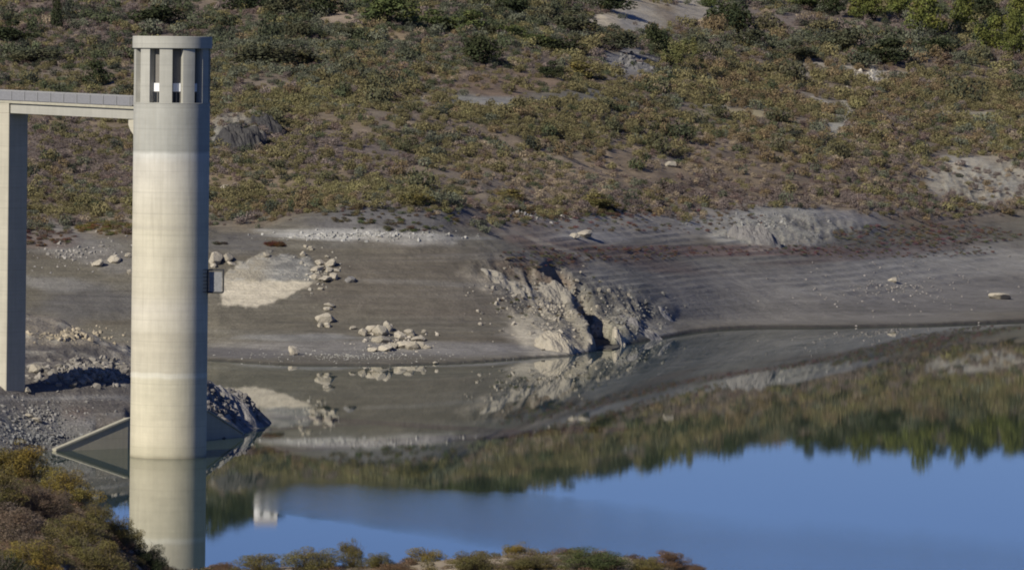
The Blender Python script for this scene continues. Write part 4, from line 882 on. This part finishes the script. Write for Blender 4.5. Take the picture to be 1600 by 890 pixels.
# ------------------------------------------------------------------ near bushes
def near_at(px, row, D=None):
    p, r = unroll(px, row)
    for D in np.arange(112, 171, .5):
        x = (p - 800) / F * D
        if float(near_h(x, D)) >= H - (r - YH) * D / F: break
    x = (p - 800) / F * D; return Vector((x, float(D), float(near_h(x, D)) - .05))
GN, GL = 'bushes along the near ridge at the bottom', 'bushes massed at the lower left corner'
for (x_, b_, w0, h0, leaf, label, g_) in [
 (30, 752, 120, 68, 'yellow', 'yellow green bush at the left edge, highest of the corner mass', GL), (108, 790, 96, 66, 'yellow', 'rounded yellow green bush with the corner mass, nearest the wing wall', GL), (-20, 800, 110, 80, 'olive', 'olive bush half outside the left edge under the highest one', GL), (60, 812, 100, 60, 'dry', 'greyish dry bush in the middle of the corner mass', GL),
 (150, 825, 60, 46, 'olive', 'small olive bush on the shoulder of the corner mass', GL), (15, 850, 110, 70, 'dry', 'brown twiggy bush at the left edge below the dry one', GL), (115, 862, 100, 60, 'olive', 'dark olive bush in the lower part of the corner mass', GL), (185, 855, 70, 50, 'olive', 'olive brown bush on the right slope of the corner mass', GL), (205, 852, 44, 44, 'olive', 'olive bush leaning over the tower reflection', GL),
 (50, 895, 110, 60, 'yellow', 'yellow tinged bush at the bottom left corner', GL), (150, 900, 100, 60, 'olive', 'olive bush cut by the bottom edge left of the tower reflection', GL), (232, 895, 70, 50, 'dark', 'dark bush at the right foot of the corner mass', GL), (-10, 920, 120, 70, 'dark', 'dark bush in the very bottom left corner', GL),
 (355, 893, 44, 18, 'rust', 'small russet bush at the left start of the near ridge', GN), (405, 892, 60, 30, 'olive', 'olive bush right of the russet start of the near ridge', GN), (487, 890, 80, 38, 'olive', 'wide olive bush on the near ridge, third from its left start', GN), (550, 886, 40, 46, 'olive', 'spiky upright olive bush on the near ridge', GN), (592, 886, 44, 28, 'olive', 'low olive bush between the spiky one and the round one', GN),
 (663, 874, 58, 32, 'yellow', 'round yellow green bush left of the middle of the near ridge', GN), (735, 893, 68, 34, 'olive', 'olive bush cut by the bottom edge at the middle of the near ridge', GN), (815, 862, 52, 32, 'yellow', 'roundest yellow green bush standing highest on the near ridge', GN), (830, 888, 90, 26, 'olive', 'long low bush under the highest round one', GN),
 (888, 860, 56, 26, 'rust', 'russet bush just right of the highest round one', GN), (925, 890, 110, 38, 'green', 'wide green bush at the bottom edge right of the middle', GN), (945, 864, 34, 14, 'rust', 'tiny russet bush beside the russet one', GN), (984, 866, 26, 18, 'rust', 'small round russet bush standing alone near the right end', GN), (1045, 888, 54, 32, 'rust', 'russet bush at the right end of the near ridge', GN), (1010, 892, 50, 26, 'olive', 'olive bush left of the russet one at the right end', GN), (1085, 892, 40, 14, 'rust', 'last low russet bush where the near ridge drops to the water', GN), (615, 895, 60, 20, 'rust', 'brownish bush cut by the bottom edge left of the middle', GN)]:
    p = near_at(x_, b_); s = p.y / F; root = empty('near_bush', p, random.uniform(0, 6.28)); tag(root, label, 'bush', g_); cnt += 1
    c = crown_obj('near', cnt % 4, leaf, root, 'foliage'); gf = 1.18 if g_ == GN else 1.0; c.scale = (w0 * s * 1.12 * gf, w0 * s * 1.12 * gf, h0 * s * 1.15)
    t = bpy.data.objects.new('stem', twigs[cnt % 3]); C.objects.link(t); t.parent = root; t.scale = (w0 * s * 1.1 * gf, w0 * s * 1.1 * gf, h0 * s * 1.15)
# grass and low tufts on the near ridge
n = 7500; gxx = np.concatenate([rng.uniform(-17, 9, 3000), rng.uniform(-17, -8.2, 4500)]); gyy = rng.uniform(116, 176, n)
tn = np.array([(.15, .12, .05), (.17, .13, .09), (.10, .085, .04), (.14, .09, .06)])[rng.integers(0, 4, n)] * rng.uniform(.7, 1.3, (n, 1)); s = rng.uniform(.12, .42, n)
fine_b = [bush_mesh('tuft', 900 + i, 420, .09, 6) for i in range(3)]
for m in fine_b: m.materials.append(M_scrubleaf)
o = scatter('low_brush', np.stack([gxx, gyy, near_h(gxx, gyy) - .03], 1), np.stack([s, s, s * rng.uniform(.6, 1.1, n)], 1), np.stack([np.zeros(n)] * 2 + [rng.uniform(0, 6, n)], 1), rng.integers(0, 3, n), tn, proto_collection('tufts', fine_b))
tag(o, 'dry grass and low brush on the near ridge', 'brush', kind='stuff')

# ------------------------------------------------------------------ light, sky, camera
W_ = bpy.data.worlds.new('World'); S.world = W_; W_.use_nodes = True; nt = W_.node_tree
sky = nt.nodes.new('ShaderNodeTexSky'); sky.sky_type = 'NISHITA'; sky.sun_disc = False; sky.sun_elevation = SUN_EL
sky.sun_rotation = math.pi + SUN_AZ       # sun behind the camera, to its left
sky.air_density = 1.0; sky.dust_density = .1; sky.ozone_density = 3.0; sky.altitude = 600
bg = nt.nodes['Background']; bg.inputs['Strength'].default_value = .06
mxs = nt.nodes.new('ShaderNodeMix'); mxs.data_type = 'RGBA'; mxs.blend_type = 'MULTIPLY'; mxs.inputs[0].default_value = 1; mxs.inputs[7].default_value = (.53, .66, 1.22, 1)
nt.links.new(sky.outputs[0], mxs.inputs[6]); nt.links.new(mxs.outputs[2], bg.inputs['Color'])
sd = bpy.data.lights.new('sun', 'SUN'); sd.energy = 4.8; sd.angle = R(.53); sd.color = (1, .935, .80)
so = bpy.data.objects.new('sun', sd); C.objects.link(so)
dirv = Vector((math.sin(SUN_AZ) * math.cos(SUN_EL), math.cos(SUN_AZ) * math.cos(SUN_EL), -math.sin(SUN_EL)))
so.rotation_euler = dirv.to_track_quat('-Z', 'Y').to_euler(); so.location = (-200, -200, 300)
cd = bpy.data.cameras.new('camera'); co = bpy.data.objects.new('camera', cd); C.objects.link(co); S.camera = co
cd.sensor_width = 36; cd.lens = 36 * F / 1600; cd.shift_y = -(445 - YH) / 1600; cd.clip_start = 1; cd.clip_end = 20000
co.location = (0, 0, H); co.rotation_euler = (Matrix.Rotation(R(90), 4, 'X') @ Matrix.Rotation(math.atan(ROLL), 4, 'Z')).to_euler()
cd.dof.use_dof = True; cd.dof.focus_distance = 750; cd.dof.aperture_fstop = 11
S.render.engine = 'CYCLES'; S.render.resolution_x = 1024; S.render.resolution_y = 569
S.view_settings.view_transform = 'Standard'; S.view_settings.look = 'None'; S.view_settings.exposure = .12; S.view_settings.gamma = 1
S.cycles.filter_width = 1.9
